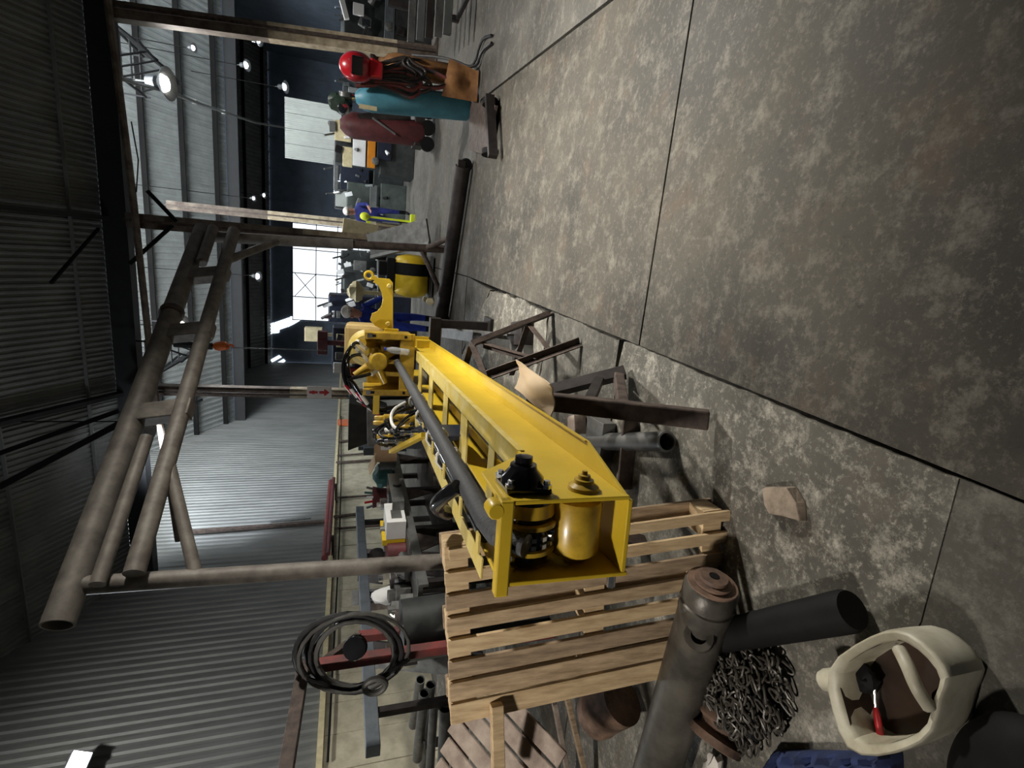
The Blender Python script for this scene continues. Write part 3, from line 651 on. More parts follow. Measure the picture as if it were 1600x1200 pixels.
lbox(MB(), AK, AK + .04, .755, .80, .66, .72).build('eye_neck', 'yellow', hk)
for b, c_ in ((.27, .52), (.7, .52)): MB().lathe(L(AK - .02, b, c_), bd, [(0, .02), (.03, .032), (.05, .032)], 10).build('boss', 'yellow_worn', hk, True)
lbox(MB(), AK - .05, AK + .1, .12, .22, .4, .56).build('hinge_block', 'yellow', hk, bevel=.005)
# plastic bottle on the head
bt = thing('water_bottle', 'clear plastic water bottle with blue cap on the drill head', 'bottle', L(4.2, -.02, .40))
q = py(600, 545, L(4.15, 0, 0).y); q2 = py(640, 551, L(4.15, 0, 0).y)
q, q2 = q2, q
ax = (q2 - q)
MB().lathe(q, ax, [(0, .02), (.01, .035), (.09, .035), (.1, .03), (.11, .035), (.19, .035), (.235, .015), (.25, .013)], 16).build('body', 'bottle', bt, True)
MB().lathe(q + ax.normalized() * .245, ax, [(0, .017), (.025, .017), (.026, .01)], 12).build('cap', 'overall_blue', bt, True)

scale_to_camera(bm_, hd, hk, bt)
# ================================================================== TRESTLES, PADS AND STEEL UNDER THE BOOM
def angle_bar(p, q, w, t, up=V((0, 0, 1))):
    mb = MB(); p, q = V(p), V(q); d, s, u = frame(q - p, V(up))
    mb.bar(p + u * w / 2, q + u * w / 2, t, w, up); mb.bar(p + s * w / 2, q + s * w / 2, w, t, up); return mb
zt = B0.z - .06
def trestle(lb, legs, ties, w, m='steel_dark', grp=None):
    t = thing('trestle', lb, 'trestle', V((legs[0][1].x, legs[0][1].y, 0)), grp)
    for a, b in legs: angle_bar(a, b + V((0, 0, .0)), w, w * .16).build('leg', m, t)
    for a, b in ties: angle_bar(a, b, w * .9, w * .15).build('tie_bar', m, t)
    return t
A1, A0 = pz(740, 541, .68), pz(862, 493, 0)
Bq1, Bq0 = pz(762, 588, .64), pz(906, 536, 0)
trestle('dark angle-iron trestle with two splayed legs under the middle of the mast', [(A1, A0), (Bq1, Bq0)], [(lerp(A1, A0, .72), lerp(Bq1, Bq0, .72)), (lerp(A1, A0, .12), lerp(Bq1, Bq0, .55)), (lerp(A1, A0, 0.02), lerp(Bq1, Bq0, .0)), (A1 + V((0, 0, .0)), LW(3.2, -.3, -.06)), (lerp(A1, A0, .72), lerp(A1, A0, .72) + V((-.5, .3, 0)))], .05, 'steel_rust')
C1, C0 = pz(856, 612, .45), pz(986, 582, 0)
D1, D0 = pz(838, 625, .70), pz(1122, 656, 0)
t = thing('trestle', 'heavy trestle of square tube with braced foot under the front of the mast', 'trestle', V((D0.x, D0.y, 0)))
MB().bar(D1, D0 + V((0, 0, .05)), .085, .085).build('leg', 'steel_rust', t, bevel=.008)
MB().bar(C1, C0 + V((0, 0, .04)), .07, .06).build('leg', 'steel_dark', t, bevel=.004)
MB().bar(lerp(C1, C0, .85), lerp(D1, D0, .5), .055, .055).build('brace', 'steel_rust', t, bevel=.006)
MB().bar(lerp(C1, C0, .62), lerp(D1, D0, .3), .05, .05).build('brace', 'steel_dark', t)
MB().bar(D1 + V((.0, 0, .0)), D1 + V((-.75, .18, 0)), .08, .08).build('top_beam', 'steel_rust', t, bevel=.006)
MB().bar(D1 + V((-.65, .15, 0)), D1 + V((-.8, -.1, -D1.z)), .07, .07).build('leg', 'steel_rust', t)
# cardboard pads
def sheet(name, corners, m, lb, cat, n=8, sag=.02, th=.006, seed=1):
    rnd = random.Random(seed); a, b, c, d_ = [V(p) for p in corners]; mb = MB(); nr = (b - a).cross(d_ - a).normalized()
    top = [[lerp(lerp(a, b, i / n), lerp(d_, c, i / n), j / n) + nr * (sag * math.sin(math.pi * i / n * 2 + seed) * math.sin(math.pi * j / n) + rnd.uniform(-.15, .15) * sag) for i in range(n + 1)] for j in range(n + 1)]
    vs = [p for r_ in top for p in r_]; k = len(vs); vs += [p - nr * th for p in vs]; N = n + 1
    fs = []
    for j in range(n):
        for i in range(n):
            q = (j * N + i, j * N + i + 1, (j + 1) * N + i + 1, (j + 1) * N + i); fs += [q, tuple(x + k for x in q[::-1])]
    edge = [i for i in range(N)] + [j * N + n for j in range(1, N)] + [n * N + i for i in range(n - 1, -1, -1)] + [j * N for j in range(n - 1, 0, -1)]
    fs += [(edge[i], edge[i - 1], edge[i - 1] + k, edge[i] + k) for i in range(len(edge))]
    mb.add(vs, fs); return tag(mb.build(name, m, None, True), lb, cat)
yc = pz(850, 630, .72).y - .08
cb = [py(808, 562, yc + .35), py(861, 600, yc), py(861, 655, yc), py(806, 606, yc + .35)]
sheet('cardboard_pad', cb, 'cardboard_pale', 'buff cardboard pad hanging over the trestle beside the mast', 'cardboard', 8, .025)
yc = pz(690, 525, .5).y
sheet('cardboard_pad', [py(673, 502, yc), py(691, 505, yc), py(688, 546, yc), py(672, 530, yc)], 'cardboard', 'small orange-brown cardboard pad on the far support under the drill head', 'cardboard', 4, .02)
# far support block of the mast
t = thing('support_stand', 'dark steel stand carrying the far end of the mast', 'support', V((LW(5.1, -.1, 0).x, LW(5.1, -.1, 0).y, 0)))
pA = LW(5.1, -.1, -.07)
MB().bar((pA.x - .3, pA.y, pA.z), (pA.x + .42, pA.y, pA.z), .12).build('top_beam', 'steel_dark', t)
for dx in (-.25, .36): MB().bar((pA.x + dx, pA.y, pA.z), (pA.x + dx, pA.y, 0), .09).build('leg', 'steel_dark', t)
for dx in (-.25, .36): MB().box((pA.x + dx, pA.y, .02), (.2, .3, .04)).build('foot_plate', 'steel_dark', t)
# loose grey channel and blocks on the floor
mb = angle_bar(pz(692, 512, .35), pz(812, 524, .06), .13, .02)
tag(mb.build('channel_bar', 'steel_grey', None), 'long grey steel channel slanting from the far stand to the floor', 'steel bar')
tag(MB().box(pz(815, 521, .06), (.22, .32, .12), Euler((0, 0, .2)).to_matrix()).build('steel_block', 'steel_dark', None, bevel=.01), 'dark steel block on the floor beside the grey channel', 'block')
q = pz(818, 555, .05)
tag(MB().box(q, (.16, .26, .10), Euler((0, 0, .5)).to_matrix()).box(q + V((.0, .12, .02)), (.2, .05, .14), Euler((0, 0, .5)).to_matrix()).build('steel_offcut', 'steel_grey', None, bevel=.006), 'grey steel offcut lying between the trestle legs', 'steel offcut')
# pipe end and plates under the front
q = pz(1042, 690, .055); tg = pz(985, 690, .055)
pp = thing('steel_pipe', 'short grey steel pipe lying under the mast, open end facing the viewer', 'pipe', q - V((0, 0, .055)))
MB().pipe(q, q + (tg - q).normalized() * 1.1, .052, .045, 24).build('pipe_wall', 'steel_grey', pp, True)
MB().pipe(q - (tg - q).normalized() * .002, q + (tg - q).normalized() * .012, .0535, .044, 24).build('pipe_rim', 'galv', pp, True)
for k, (a, b, m, lb, w) in enumerate((((985, 652), (975, 765), 'steel_rust', 'dark flat bar standing on edge beneath the mast', .02), ((940, 655), (930, 745), 'steel_grey', 'pale grey plank lying beneath the front of the mast', .22), ((900, 650), (905, 715), 'wood_grey', 'weathered timber offcut beneath the mast near the cardboard pad', .12))):
    tag(MB().bar(pz(*a, .05), pz(*b, .05), w, .09).build(['flat_bar', 'floor_plank', 'timber_offcut'][k], m, None, bevel=.004), lb, ['steel bar', 'plank', 'timber'][k])
rnd = random.Random(4)
for k in range(7):
    q = pz(888 + rnd.uniform(-18, 22), 690 + rnd.uniform(-25, 25), .03)
    tag(MB().blob(q, (.05, .035, .03), 8, 5, .25, k, Euler((0, 0, rnd.uniform(0, 3))).to_matrix()).build('rubble_stone', 'rock', None), 'small grey rubble stone on the floor under the mast', 'stone', 'rubble under the mast')

# broken concrete lump on the bare floor
rb = []
c = pz(1229, 788, 0)
pr = [pz(1197, 760), pz(1245, 760), pz(1260, 785), pz(1262, 815), pz(1240, 808), pz(1213, 803), pz(1200, 787)]
mb = MB(); n = len(pr)
topc = [c + (p - c) * (.88 + .08 * (i % 2)) + V((0, 0, .032 + .008 * ((i * 5) % 3))) for i, p in enumerate(pr)]
cen = c + V((.01, .0, .043))
mb.add([p for p in pr] + topc + [cen], [tuple(range(n))[::-1]] + [(i, (i + 1) % n, n + (i + 1) % n, n + i) for i in range(n)] + [(n + i, n + (i + 1) % n, 2 * n) for i in range(n)])
tag(mb.build('concrete_lump', 'rock', None, bevel=.004), 'flat brown lump of broken concrete alone on the bare floor', 'stone')

# ================================================================== PALLETS
PB = pz(1138, 795, 0); PU = (py(692, 856, PB.y + .06) - PB); PUn = PU.normalized()
PLv = (py(690, 1132, PB.y + .0) - py(692, 856, PB.y + .06)); PLv = (PLv - PUn * PLv.dot(PUn)); PWd = PLv.length; PLn = PLv.normalized(); PNn = PLn.cross(PUn)
if PNn.y > 0: PNn = -PNn                                       # towards the viewer
PH = PU.length
def PP(l, h, n_): return PB + PLn * l + PUn * h + PNn * n_
def pbox(l0, l1, h0, h1, n0, n1):
    return MB().hexa([PP(l0, h0, n0), PP(l1, h0, n0), PP(l1, h1, n0), PP(l0, h1, n0), PP(l0, h0, n1), PP(l1, h0, n1), PP(l1, h1, n1), PP(l0, h1, n1)])
pal = thing('wooden_pallet', 'pale wooden pallet standing upright against the front of the yellow mast', 'pallet', PB)
ns = 8; pitch = PWd / ns
for k in range(ns):
    gap = (.05, .045, .034, .036, .03, .02, .014, .004)[k]
    l0 = k * pitch + .002; h1 = PH - (0 if k else .02)
    pbox(l0, l0 + pitch - gap, 0, h1, 0, .018).build('slat', ['wood', 'wood_b', 'wood_c'][(k * 2) % 3] if k else 'wood_c', pal, bevel=.003)
for h_ in (.03, PH * .5 - .045, PH - .095):                    # stringer boards behind the slats
    pbox(0, PWd, h_, h_ + .09, -.02, -.001).build('stringer_board', 'wood_c', pal, bevel=.002)
    for l0 in (0, PWd * .5 - .06, PWd - .12):
        pbox(l0, l0 + .12, h_, h_ + .09, -.11, -.021).build('block', 'wood_c', pal, bevel=.003)
for l0 in (0, PWd * .5 - .06, PWd - .12): pbox(l0, l0 + .1, 0, PH, -.13, -.111).build('skid_board', 'wood_b', pal, bevel=.002)

# grey weathered pallet behind, lower left
GB = pz(845, 1190, .12)
g0, g1, g2 = py(702, 1120, 1.9), py(700, 1215, 1.75), py(850, 1130, 1.62)
gu = (g1 - g0); gv = (g2 - g0); gn = gu.cross(gv).normalized()
if gn.y > 0: gn = -gn
gp = thing('wooden_pallet', 'weathered grey slatted crate side leaning behind the pale pallet', 'pallet', V((g2.x, g2.y, g2.z)))
dq = (gu.normalized() * .62 + gv.normalized() * .78).normalized(); dp = dq.cross(gn).normalized()
for k in range(-1, 5):
    s_ = g0 + dp * (-.16 + k * .085) * (1 if dp.dot(gu) > 0 else 1)
    MB().bar(s_ + dq * (.03 + abs(k - 2) * .02), s_ + dq * .52, .072, .016, up=gn).build('slat', 'wood_grey', gp, bevel=.004)
MB().bar(g0 - gn * .02 + gv * .1, g0 - gn * .02 + gv * .1 + gu.normalized() * .45, .08, .02, up=gn).build('batten', 'wood_grey', gp)
MB().bar(g0 - gn * .02 + gv * .85, g0 - gn * .02 + gv * .85 + gu.normalized() * .5, .08, .02, up=gn).build('batten', 'wood_grey', gp)
# pale batten upright in front of it
a, b = py(776, 1100, 1.6), py(779, 1230, 1.5)
tag(MB().bar(a, b, .05, .04, up=V((0, 1, 0))).build('timber_batten', 'wood_c', None, bevel=.003), 'pale timber batten crossing in front of the grey crate side', 'timber')
for k, (a, b, lb, m) in enumerate((((886, 1090), (918, 1225), 'upper brown plank leaning between grey crate and black drum', 'wood_b'), ((866, 1098), (890, 1225), 'darker plank leaning against the grey crate side', 'wood_grey'))):
    tag(MB().bar(pz(*a, .28 - .02 * k), pz(*b, .1), .045, .03).build('loose_plank', m, None, bevel=.003), lb, 'plank')

# ================================================================== FOREGROUND SCRAP
# big stepped roller
ra, rb_ = pz(1113, 912, .20), pz(1020, 1225, .17)
ax = (rb_ - ra); axn = ax.normalized()
ro = thing('steel_roller', 'heavy oily steel roller with stepped rusty end lying across the foreground', 'roller', pz(1080, 1010, 0))
Rr = .105
MB().lathe(ra, axn, [(.0, Rr * .9), (.012, Rr), (.075, Rr), (.08, Rr * .95), (.09, Rr * .95), (.095, Rr * 1.02), (.14, Rr * 1.0), (.15, Rr * .97), (ax.length, Rr)], 32).build('barrel', 'oily_steel', ro, True)
MB().lathe(ra, -axn, [(-.01, Rr * .92), (.004, Rr * .92), (.006, Rr * .7), (.018, Rr * .7), (.02, Rr * .52), (.036, Rr * .5), (.038, Rr * .2), (.02, Rr * .19)], 30).build('stepped_end', 'rust_roller', ro, True)
MB().lathe(ra, -axn, [(.0, Rr * .17), (.0385, Rr * .17)], 16).build('bore', 'black', ro, True)
q = pz(1082, 1000, .23)
MB().lathe(q + V((.06, -.05, .02)), V((.6, -.5, .5)), [(0, .06), (.03, .055), (.03, .03), (.0, .028)], 18).build('side_socket', 'oily_steel', ro, True)
# black pipe
a, b = pz(1100, 1000, .10), pz(1332, 953, .075)
bp_ = thing('black_pipe', 'thick black pipe stub lying on the floor in the foreground', 'pipe', (a + b) / 2 * 1 - V((0, 0, .08)))
dq = (b - a).normalized()
MB().lathe(a, dq, [(0, .062), ((b - a).length - .02, .066), ((b - a).length, .058)], 24).build('pipe_wall', 'black', bp_, True)
MB().lathe(a + dq * .06, dq, [(0, .064), (.0, .069), (.05, .069), (.05, .064)], 24).build('collar', 'rust_roller', bp_, True)
# heap of chain
cc = pz(1165, 1085, 0)
rnd = random.Random(11); lk = None; cc = pz(1172, 1082, 0)
chp = thing('chain_heap', 'heap of dark oily chain piled on the floor beside the black pipe', 'chain', cc)
MB().blob(cc + V((0, 0, .04)), (.17, .15, .09), 18, 9, .10, 2).build('heap_core', 'black', chp)
e1 = pz(1240, 1080, 0) - cc; e2 = pz(1175, 1165, 0) - cc
for k in range(290):
    th = rnd.uniform(0, 2 * math.pi); rr = math.sqrt(rnd.random())
    base = cc + (e1 * math.cos(th) + e2 * math.sin(th)) * rr * 1.05
    z = .02 + .13 * (1 - rr * rr) ** .6 + rnd.uniform(-.01, .015)
    if lk is None:
        lk = MB().path([cc + V((.019 * math.cos(t) + (.011 if math.cos(t) > 0 else -.011), .0115 * math.sin(t), 0)) for t in [q * math.pi / 5 for q in range(10)]], .0048, 5, True).build('chain_link', 'oily_steel', chp, True); o = lk
    else:
        o = lk.copy(); COL.objects.link(o); o.parent = chp
    o.location = (base - cc) + V((0, 0, z)); o.rotation_euler = (rnd.uniform(-.7, .7), rnd.uniform(-.7, .7), rnd.gauss(.6, .7))
# rusty grooved wheel
q = pz(1118, 1155, .12)
tag(MB().lathe(q, V((-.75, -.25, .5)), [(-.12, .02), (-.12, .085), (-.10, .1), (-.07, .1), (-.055, .08), (-.03, .08), (-.015, .105), (.015, .105), (.02, .09), (.008, .08), (.006, .03)], 28).build('rusty_wheel', 'rust_roller', None, True), 'rusty grooved wheel lying against the chain heap', 'wheel')
# black drum with rusty side
q = pz(928, 1118, .22); q2 = pz(1000, 1080, .10)
dm = thing('steel_drum', 'small drum with black end and rusty side lying behind the roller', 'drum', q - V((0, 0, .22)))
dq = (q2 - q).normalized()
MB().lathe(q, dq, [(0, .118), (.01, .124), (.05, .122), (.06, .128), (.08, .122), (.26, .122)], 28).build('shell', 'rust_roller', dm, True)
MB().lathe(q, -dq, [(-.004, .114), (.005, .114), (.005, .02)], 28).build('end_cover', 'black', dm, True)

# cut-open pale jerrycan
jc = pz(1385, 1085, 0)
jr = thing('cut_jerrycan', 'pale plastic jerrycan with one side cut open, lying on its back', 'jerrycan', jc)
rim = [pz(x, yy, .17) for x, yy in ((1282, 1042), (1335, 1005), (1385, 980), (1420, 985), (1462, 1018), (1492, 1062), (1468, 1085), (1465, 1150), (1420, 1172), (1372, 1186), (1318, 1180), (1300, 1110))]
rc = V((0, 0, 0))
for p in rim: rc += p
rc /= len(rim); n = len(rim)
def ring(sc, z, dx=0): return [V((rc.x + (p.x - rc.x) * sc, rc.y + (p.y - rc.y) * sc, z)) for p in rim]
out = [ring(.86, .0), ring(.95, .015), ring(.99, .06), ring(1.0, .14), ring(1.0, .168), ring(.97, .176), ring(.84, .165), ring(.80, .155), ring(.80, .10), ring(.78, .05), ring(.72, .03)]
vs = [p for r_ in out for p in r_]; fs = [(k * n + i, k * n + (i + 1) % n, (k + 1) * n + (i + 1) % n, (k + 1) * n + i) for k in range(len(out) - 1) for i in range(n)]
fs += [tuple(range(n))[::-1], tuple(range((len(out) - 1) * n, len(out) * n))]
jb = MB().add(vs, fs).build('shell', 'plastic_pale', jr, True); sm = jb.modifiers.new('sub', 'SUBSURF'); sm.levels = 1; sm.render_levels = 1
inn = [ring(.802, .158), ring(.795, .1), ring(.77, .055), ring(.5, .052)]; vs = [p for r_ in inn for p in r_]
MB().add(vs, [(k * n + i, k * n + (i + 1) % n, (k + 1) * n + (i + 1) % n, (k + 1) * n + i) for k in range(3) for i in range(n)] + [tuple(range(3 * n, 4 * n))]).build('oil_residue', 'oil_brown', jr, True)
hp = [pz(1405, 1015, .175), pz(1418, 1040, .20), pz(1432, 1075, .205), pz(1452, 1105, .175)]
MB().path(hp, .017, 10, sub=2).build('carry_handle', 'plastic_pale', jr, True)
MB().lathe(pz(1312, 1062, .10), V((-.62, .6, .1)), [(0, .035), (.045, .035), (.047, .03), (.06, .03)], 14).build('spout', 'plastic_pale', jr, True)
sd = thing('screwdriver', 'red-handled screwdriver lying inside the cut jerrycan', 'tool', pz(1372, 1120, .068))
a, b, c_ = pz(1378, 1160, .085), pz(1368, 1105, .085), pz(1366, 1075, .085)
MB().lathe(a, b - a, [(0, .006), (.004, .011), ((b - a).length * .8, .010), ((b - a).length, .006)], 10).build('handle', 'red', sd, True)
MB().tube(b, c_, .004, 8).build('blade', 'chrome', sd)
q = pz(1355, 1062, .085)
tag(MB().blob(q, (.045, .035, .022), 12, 7, .15, 5).build('oily_rag', 'black', None, True), 'dark oily rag inside the cut jerrycan', 'rag')
# black bag and blue cloth at the frame edge
q = pz(1610, 1190, 0)
bgk = MB().blob(q + V((-.04, -.03, .08)), (.2, .14, .085), 20, 12, .04, 8)
bgo = bgk.build('black_bag', 'black', None, True); tag(bgo, 'black soft bag in the dark near corner beside the cut jerrycan', 'bag'); mdf = bgo.modifiers.new('sub', 'SUBSURF'); mdf.levels = 1; mdf.render_levels = 2
cl = MB(); nn = 22
ca, cb_, cc_, cd_ = pz(1215, 1172, .03), pz(1400, 1178, .03), pz(1400, 1290, .05), pz(1150, 1290, .05)
rnd = random.Random(3)
grid = [[lerp(lerp(ca, cb_, i / nn), lerp(cd_, cc_, i / nn), j / nn) + V((0, 0, .012 + .035 * abs(math.sin(i * .9 + math.sin(j * .7) * 1.5)) * (1 if 0 < i < nn and 0 < j < nn else .2) + rnd.uniform(0, .008))) for i in range(nn + 1)] for j in range(nn + 1)]
vs = [p for r_ in grid for p in r_]; k = len(vs); vs += [V((p.x, p.y, .002)) for p in vs]
fs = []
for j in range(nn):
    for i in range(nn):
        q = (j * (nn + 1) + i, j * (nn + 1) + i + 1, (j + 1) * (nn + 1) + i + 1, (j + 1) * (nn + 1) + i); fs += [q, tuple(x + k for x in q[::-1])]
N = nn + 1; edge = [i for i in range(N)] + [j * N + nn for j in range(1, N)] + [nn * N + i for i in range(nn - 1, -1, -1)] + [j * N for j in range(nn - 1, 0, -1)]
fs += [(edge[i], edge[i - 1], edge[i - 1] + k, edge[i] + k) for i in range(len(edge))]
tag(cl.add(vs, fs).build('blue_cloth', 'blue_cloth', None, True), 'crumpled dark blue cloth on the floor at the lower frame edge', 'cloth')
q = pz(1115, 1203, .05)
tag(MB().blob(q, (.07, .05, .035), 14, 8, .3, 9).build('white_rag', 'cap_white', None, True), 'crumpled white rag at the lower frame edge by the rusty wheel', 'rag')

# ================================================================== WORKBENCH ALONG THE LEFT
BX0, BX1, BY0, BY1, BZ = -3.95, -3.12, 4.3, 8.6, .90
wbn = thing('workbench', 'long dark steel workbench crowded with parts left of the mast', 'workbench', ((BX0 + BX1) / 2, 6, 0))
for k in range(4):
    ya, yb = BY0 + k * (BY1 - BY0) / 4, BY0 + (k + 1) * (BY1 - BY0) / 4
    MB().box(((BX0 + BX1) / 2, (ya + yb) / 2, BZ - .03), (BX1 - BX0, yb - ya - .006, .05)).build('top_plate', 'steel_grey', wbn, bevel=.004)
MB().bar((BX1, BY0, BZ - .06), (BX1, BY1, BZ - .06), .03, .09).build('front_rail', 'galv', wbn)
for k in range(5):
    yy = BY0 + .1 + k * (BY1 - BY0 - .2) / 4
    for x in (BX0 + .06, BX1 - .05): MB().bar((x, yy, 0), (x, yy, BZ - .06), .07).build('leg', 'steel_dark', wbn)
    MB().bar((BX0, yy, .32), (BX1, yy, .32), .05).build('stretcher', 'steel_dark', wbn)
MB().box(((BX0 + BX1) / 2, 6.45, .33), (BX1 - BX0 - .1, 4.1, .03)).build('lower_shelf', 'steel_rust', wbn)
for k in range(3):
    MB().prism([V((BX1 - .02, 4.9 + k * 1.2, BZ - .08)), V((BX1 - .02, 5.3 + k * 1.2, BZ - .08)), V((BX1 - .02, 5.1 + k * 1.2, BZ - .45))], (.012, 0, 0)).build('gusset', 'steel_rust', wbn)

def on_bench(x, y): return pz(x, y, BZ)
def box_thing(name, lb, cat, c, size, m, rz=0., grp=None, bevel=.006):
    c = V(c); return tag(MB().box(c + V((0, 0, size[2] / 2)), size, Euler((0, 0, rz)).to_matrix()).build(name, m, None, bevel=bevel), lb, cat, grp)
# open carton
q = on_bench(618, 692); cbx = thing('carton', 'open brown cardboard carton with white label at the far end of the bench', 'box', q)
R_ = Euler((0, 0, .15)).to_matrix()
for dx, dy, sx, sy in ((-.2, 0, .012, .5), (.2, 0, .012, .5), (0, -.25, .4, .012), (0, .25, .4, .012)):
    MB().box(q + R_ @ V((dx, dy, .14)), (sx, sy, .28), R_).build('carton_side', 'cardboard', cbx)
MB().box(q + R_ @ V((0, 0, .01)), (.4, .5, .015), R_).build('carton_base', 'cardboard', cbx)
MB().box(q + R_ @ V((-.3, 0, .31)), (.2, .48, .01), Euler((0, .5, .15)).to_matrix()).build('flap', 'cardboard_pale', cbx)
MB().box(q + R_ @ V((.02, -.258, .16)), (.12, .004, .12), R_).build('white_label', 'paper', cbx)
q = on_bench(618, 717); tag(MB().lathe(q, (0, 0, 1), [(0, .13), (.01, .14), (.2, .15), (.21, .155), (.2, .14), (.02, .12)], 18).build('plastic_tub', 'galv', None, True), 'grey round tub on the bench beside the cardboard carton', 'tub')
q = on_bench(615, 728); tag(MB().blob(q + V((-.15, 0, .14)), (.17, .2, .14), 14, 9, .18, 21).build('green_bag', 'teal', None, True), 'crumpled teal green bag on the bench', 'bag')
q = on_bench(612, 752); bk = thing('bucket', 'dark purple bucket with things poking out on the bench', 'bucket', q + V((-.25, 0, 0)))
q = q + V((-.25, 0, 0))
MB().lathe(q, (0, 0, 1), [(0, .12), (.26, .16), (.27, .165), (.26, .15), (.02, .11)], 20).build('pail', 'maroon', bk, True)
for k in range(5): MB().tube(q + V((.03 * (k - 2), .02 * k - .04, .1)), q + V((.06 * (k - 2), .05 * k - .1, .36 + .03 * (k % 2))), .018, 8).build('stick', ['steel_blue', 'red', 'paper', 'teal', 'steel_grey'][k], bk)
tbq = on_bench(626, 752); tb = thing('clear_tub', 'long glassy tray of bright metal parts on the bench edge', 'tray', tbq + V((-.18, 0, 0)))
q = tbq + V((-.18, -.1, 0))
for dx, dy, sx, sy in ((-.15, 0, .012, .8), (.15, 0, .012, .8), (0, -.4, .3, .012), (0, .4, .3, .012)): MB().box(q + V((dx, dy, .07)), (sx, sy, .14)).build('tray_side', 'galv', tb)
MB().box(q + V((0, 0, .01)), (.3, .8, .012)).build('tray_base', 'steel_blue', tb)
rnd = random.Random(5)
for k in range(16): MB().box(q + V((rnd.uniform(-.1, .1), rnd.uniform(-.34, .34), .04 + rnd.uniform(0, .05))), (.05, .12, .03), Euler((0, 0, rnd.uniform(0, 3))).to_matrix()).build('metal_part', ['chrome', 'steel_blue', 'galv'][k % 3], tb)
q = on_bench(632, 797) + V((-.16, 0, 0)); wb_ = thing('parts_box', 'white box with yellow strip in the middle of the bench', 'box', q)
MB().box(q + V((.03, 0, .11)), (.22, .46, .22)).build('carton_body', 'paper', wb_, bevel=.004)
MB().box(q + V((-.12, 0, .13)), (.07, .46, .26)).build('yellow_strip', 'yellow_bright', wb_, bevel=.004)
MB().box(q + V((.142, -.05, .1)), (.004, .2, .12)).build('print_panel', 'galv', wb_)
q = on_bench(630, 830) + V((-.14, 0, 0)); tn = thing('paint_tin', 'red tin with white band and lid on the bench', 'tin', q)
MB().lathe(q, (0, 0, 1), [(0, .095), (.06, .095)], 20).build('lower_band', 'paper', tn, True); MB().lathe(q + V((0, 0, .06)), (0, 0, 1), [(0, .096), (.15, .096)], 20).build('red_body', 'red', tn, True)
MB().lathe(q + V((0, 0, .21)), (0, 0, 1), [(0, .098), (.015, .098), (.02, .08), (.01, .075)], 20).build('lid', 'galv', tn, True)
q = on_bench(634, 845) + V((-.13, 0, 0)); tag(MB().lathe(q, (0, 0, 1), [(0, .1), (.2, .1), (.21, .09), (.2, .03)], 18).build('brown_can', 'maroon', None, True), 'dull brown can next to the red tin on the bench', 'tin')
q = on_bench(628, 842) + V((-.55, .1, 0)); tag(MB().blob(q + V((0, 0, .1)), (.1, .1, .1), 14, 9).build('black_float', 'black', None, True), 'black ball float on the bench behind the red tin', 'ball')
q = on_bench(642, 868) + V((-.12, 0, 0)); tag(MB().blob(q + V((0, 0, .08)), (.12, .16, .09), 12, 8, .2, 31).build('cast_fitting', 'galv', None, True), 'pale grey cast fitting on the bench near the gantry leg', 'fitting')
q = on_bench(630, 905) + V((-.2, 0, 0)); pb = tag(MB().blob(q + V((0, 0, .17)), (.10, .12, .18), 12, 9, .12, 33).build('paper_bag', 'paper', None, True), 'white paper bag standing on the near part of the bench', 'bag')
q = on_bench(642, 920) + V((-.1, .05, 0)); tag(MB().box(q + V((0, 0, .08)), (.2, .3, .16), Euler((0, 0, .4)).to_matrix()).box(q + V((0, 0, .19)), (.1, .16, .08), Euler((0, 0, .4)).to_matrix()).build('gear_block', 'steel_grey', None, bevel=.01), 'grey machined block on the bench near the paper bag', 'block')
q = on_bench(640, 944) + V((-.06, 0, .1)); tag(MB().lathe(q, (.9, -.4, .2), [(-.08, .05), (-.08, .07), (0, .075), (.03, .11), (.05, .11), (.05, .04), (.03, .03)], 20).build('chrome_flange', 'chrome', None, True), 'shiny round flange on the near end of the bench', 'flange')
rnd = random.Random(8)
for k in range(16):
    xx, yy = 616 + k * 1.9 + rnd.uniform(-3, 6), 690 + k * 17
    q = on_bench(xx + 4, yy) + V((-.45 + rnd.uniform(-.1, .2), 0, 0)); m = ['galv', 'steel_rust', 'machine', 'chrome', 'steel_dark', 'galv'][k % 6]
    nm, lb, ct = [('iron_casting', 'rough iron casting', 'casting'), ('bearing_housing', 'round bearing housing', 'housing'), ('pipe_offcut', 'short pipe offcut', 'pipe')][k % 3]
    pos = ['beside the carton', 'behind the grey tub', 'behind the green bag', 'next to the purple bucket', 'behind the tray of parts', 'at the back of the bench by the tray', 'behind the yellow and white box', 'at the back behind the white box', 'behind the red tin', 'back row left of the tin', 'behind the brown can', 'beside the pale fitting', 'behind the gantry leg', 'behind the paper bag', 'near the machined block', 'behind the shiny flange'][k]
    s_ = rnd.uniform(.8, 1.25)
    if k % 3 == 0: mb = MB().box(q + V((0, 0, .07 * s_)), (.2 * s_, .24 * s_, .14 * s_), Euler((0, 0, k)).to_matrix()).box(q + V((0, .02, .18 * s_)), (.09 * s_, .12 * s_, .12 * s_), Euler((0, 0, k)).to_matrix()).lathe(q + V((.0, 0, .2 * s_)), (0, 0, 1), [(0, .04), (.08 * s_, .04)], 10)
    elif k % 3 == 1: mb = MB().lathe(q, (0, 0, 1), [(0, .11 * s_), (.04, .11 * s_), (.05, .075 * s_), (.16 * s_, .07 * s_), (.16 * s_, .04), (.1 * s_, .035)], 16)
    else: mb = MB().pipe(q + V((-.16, 0, .05)), q + V((.16, .1, .05)), .05 * s_, .04 * s_, 14)
    tag(mb.build(nm, m, None, k % 3 > 0), 'dirty ' + lb + ' ' + pos, ct, 'metal parts strewn along the bench')

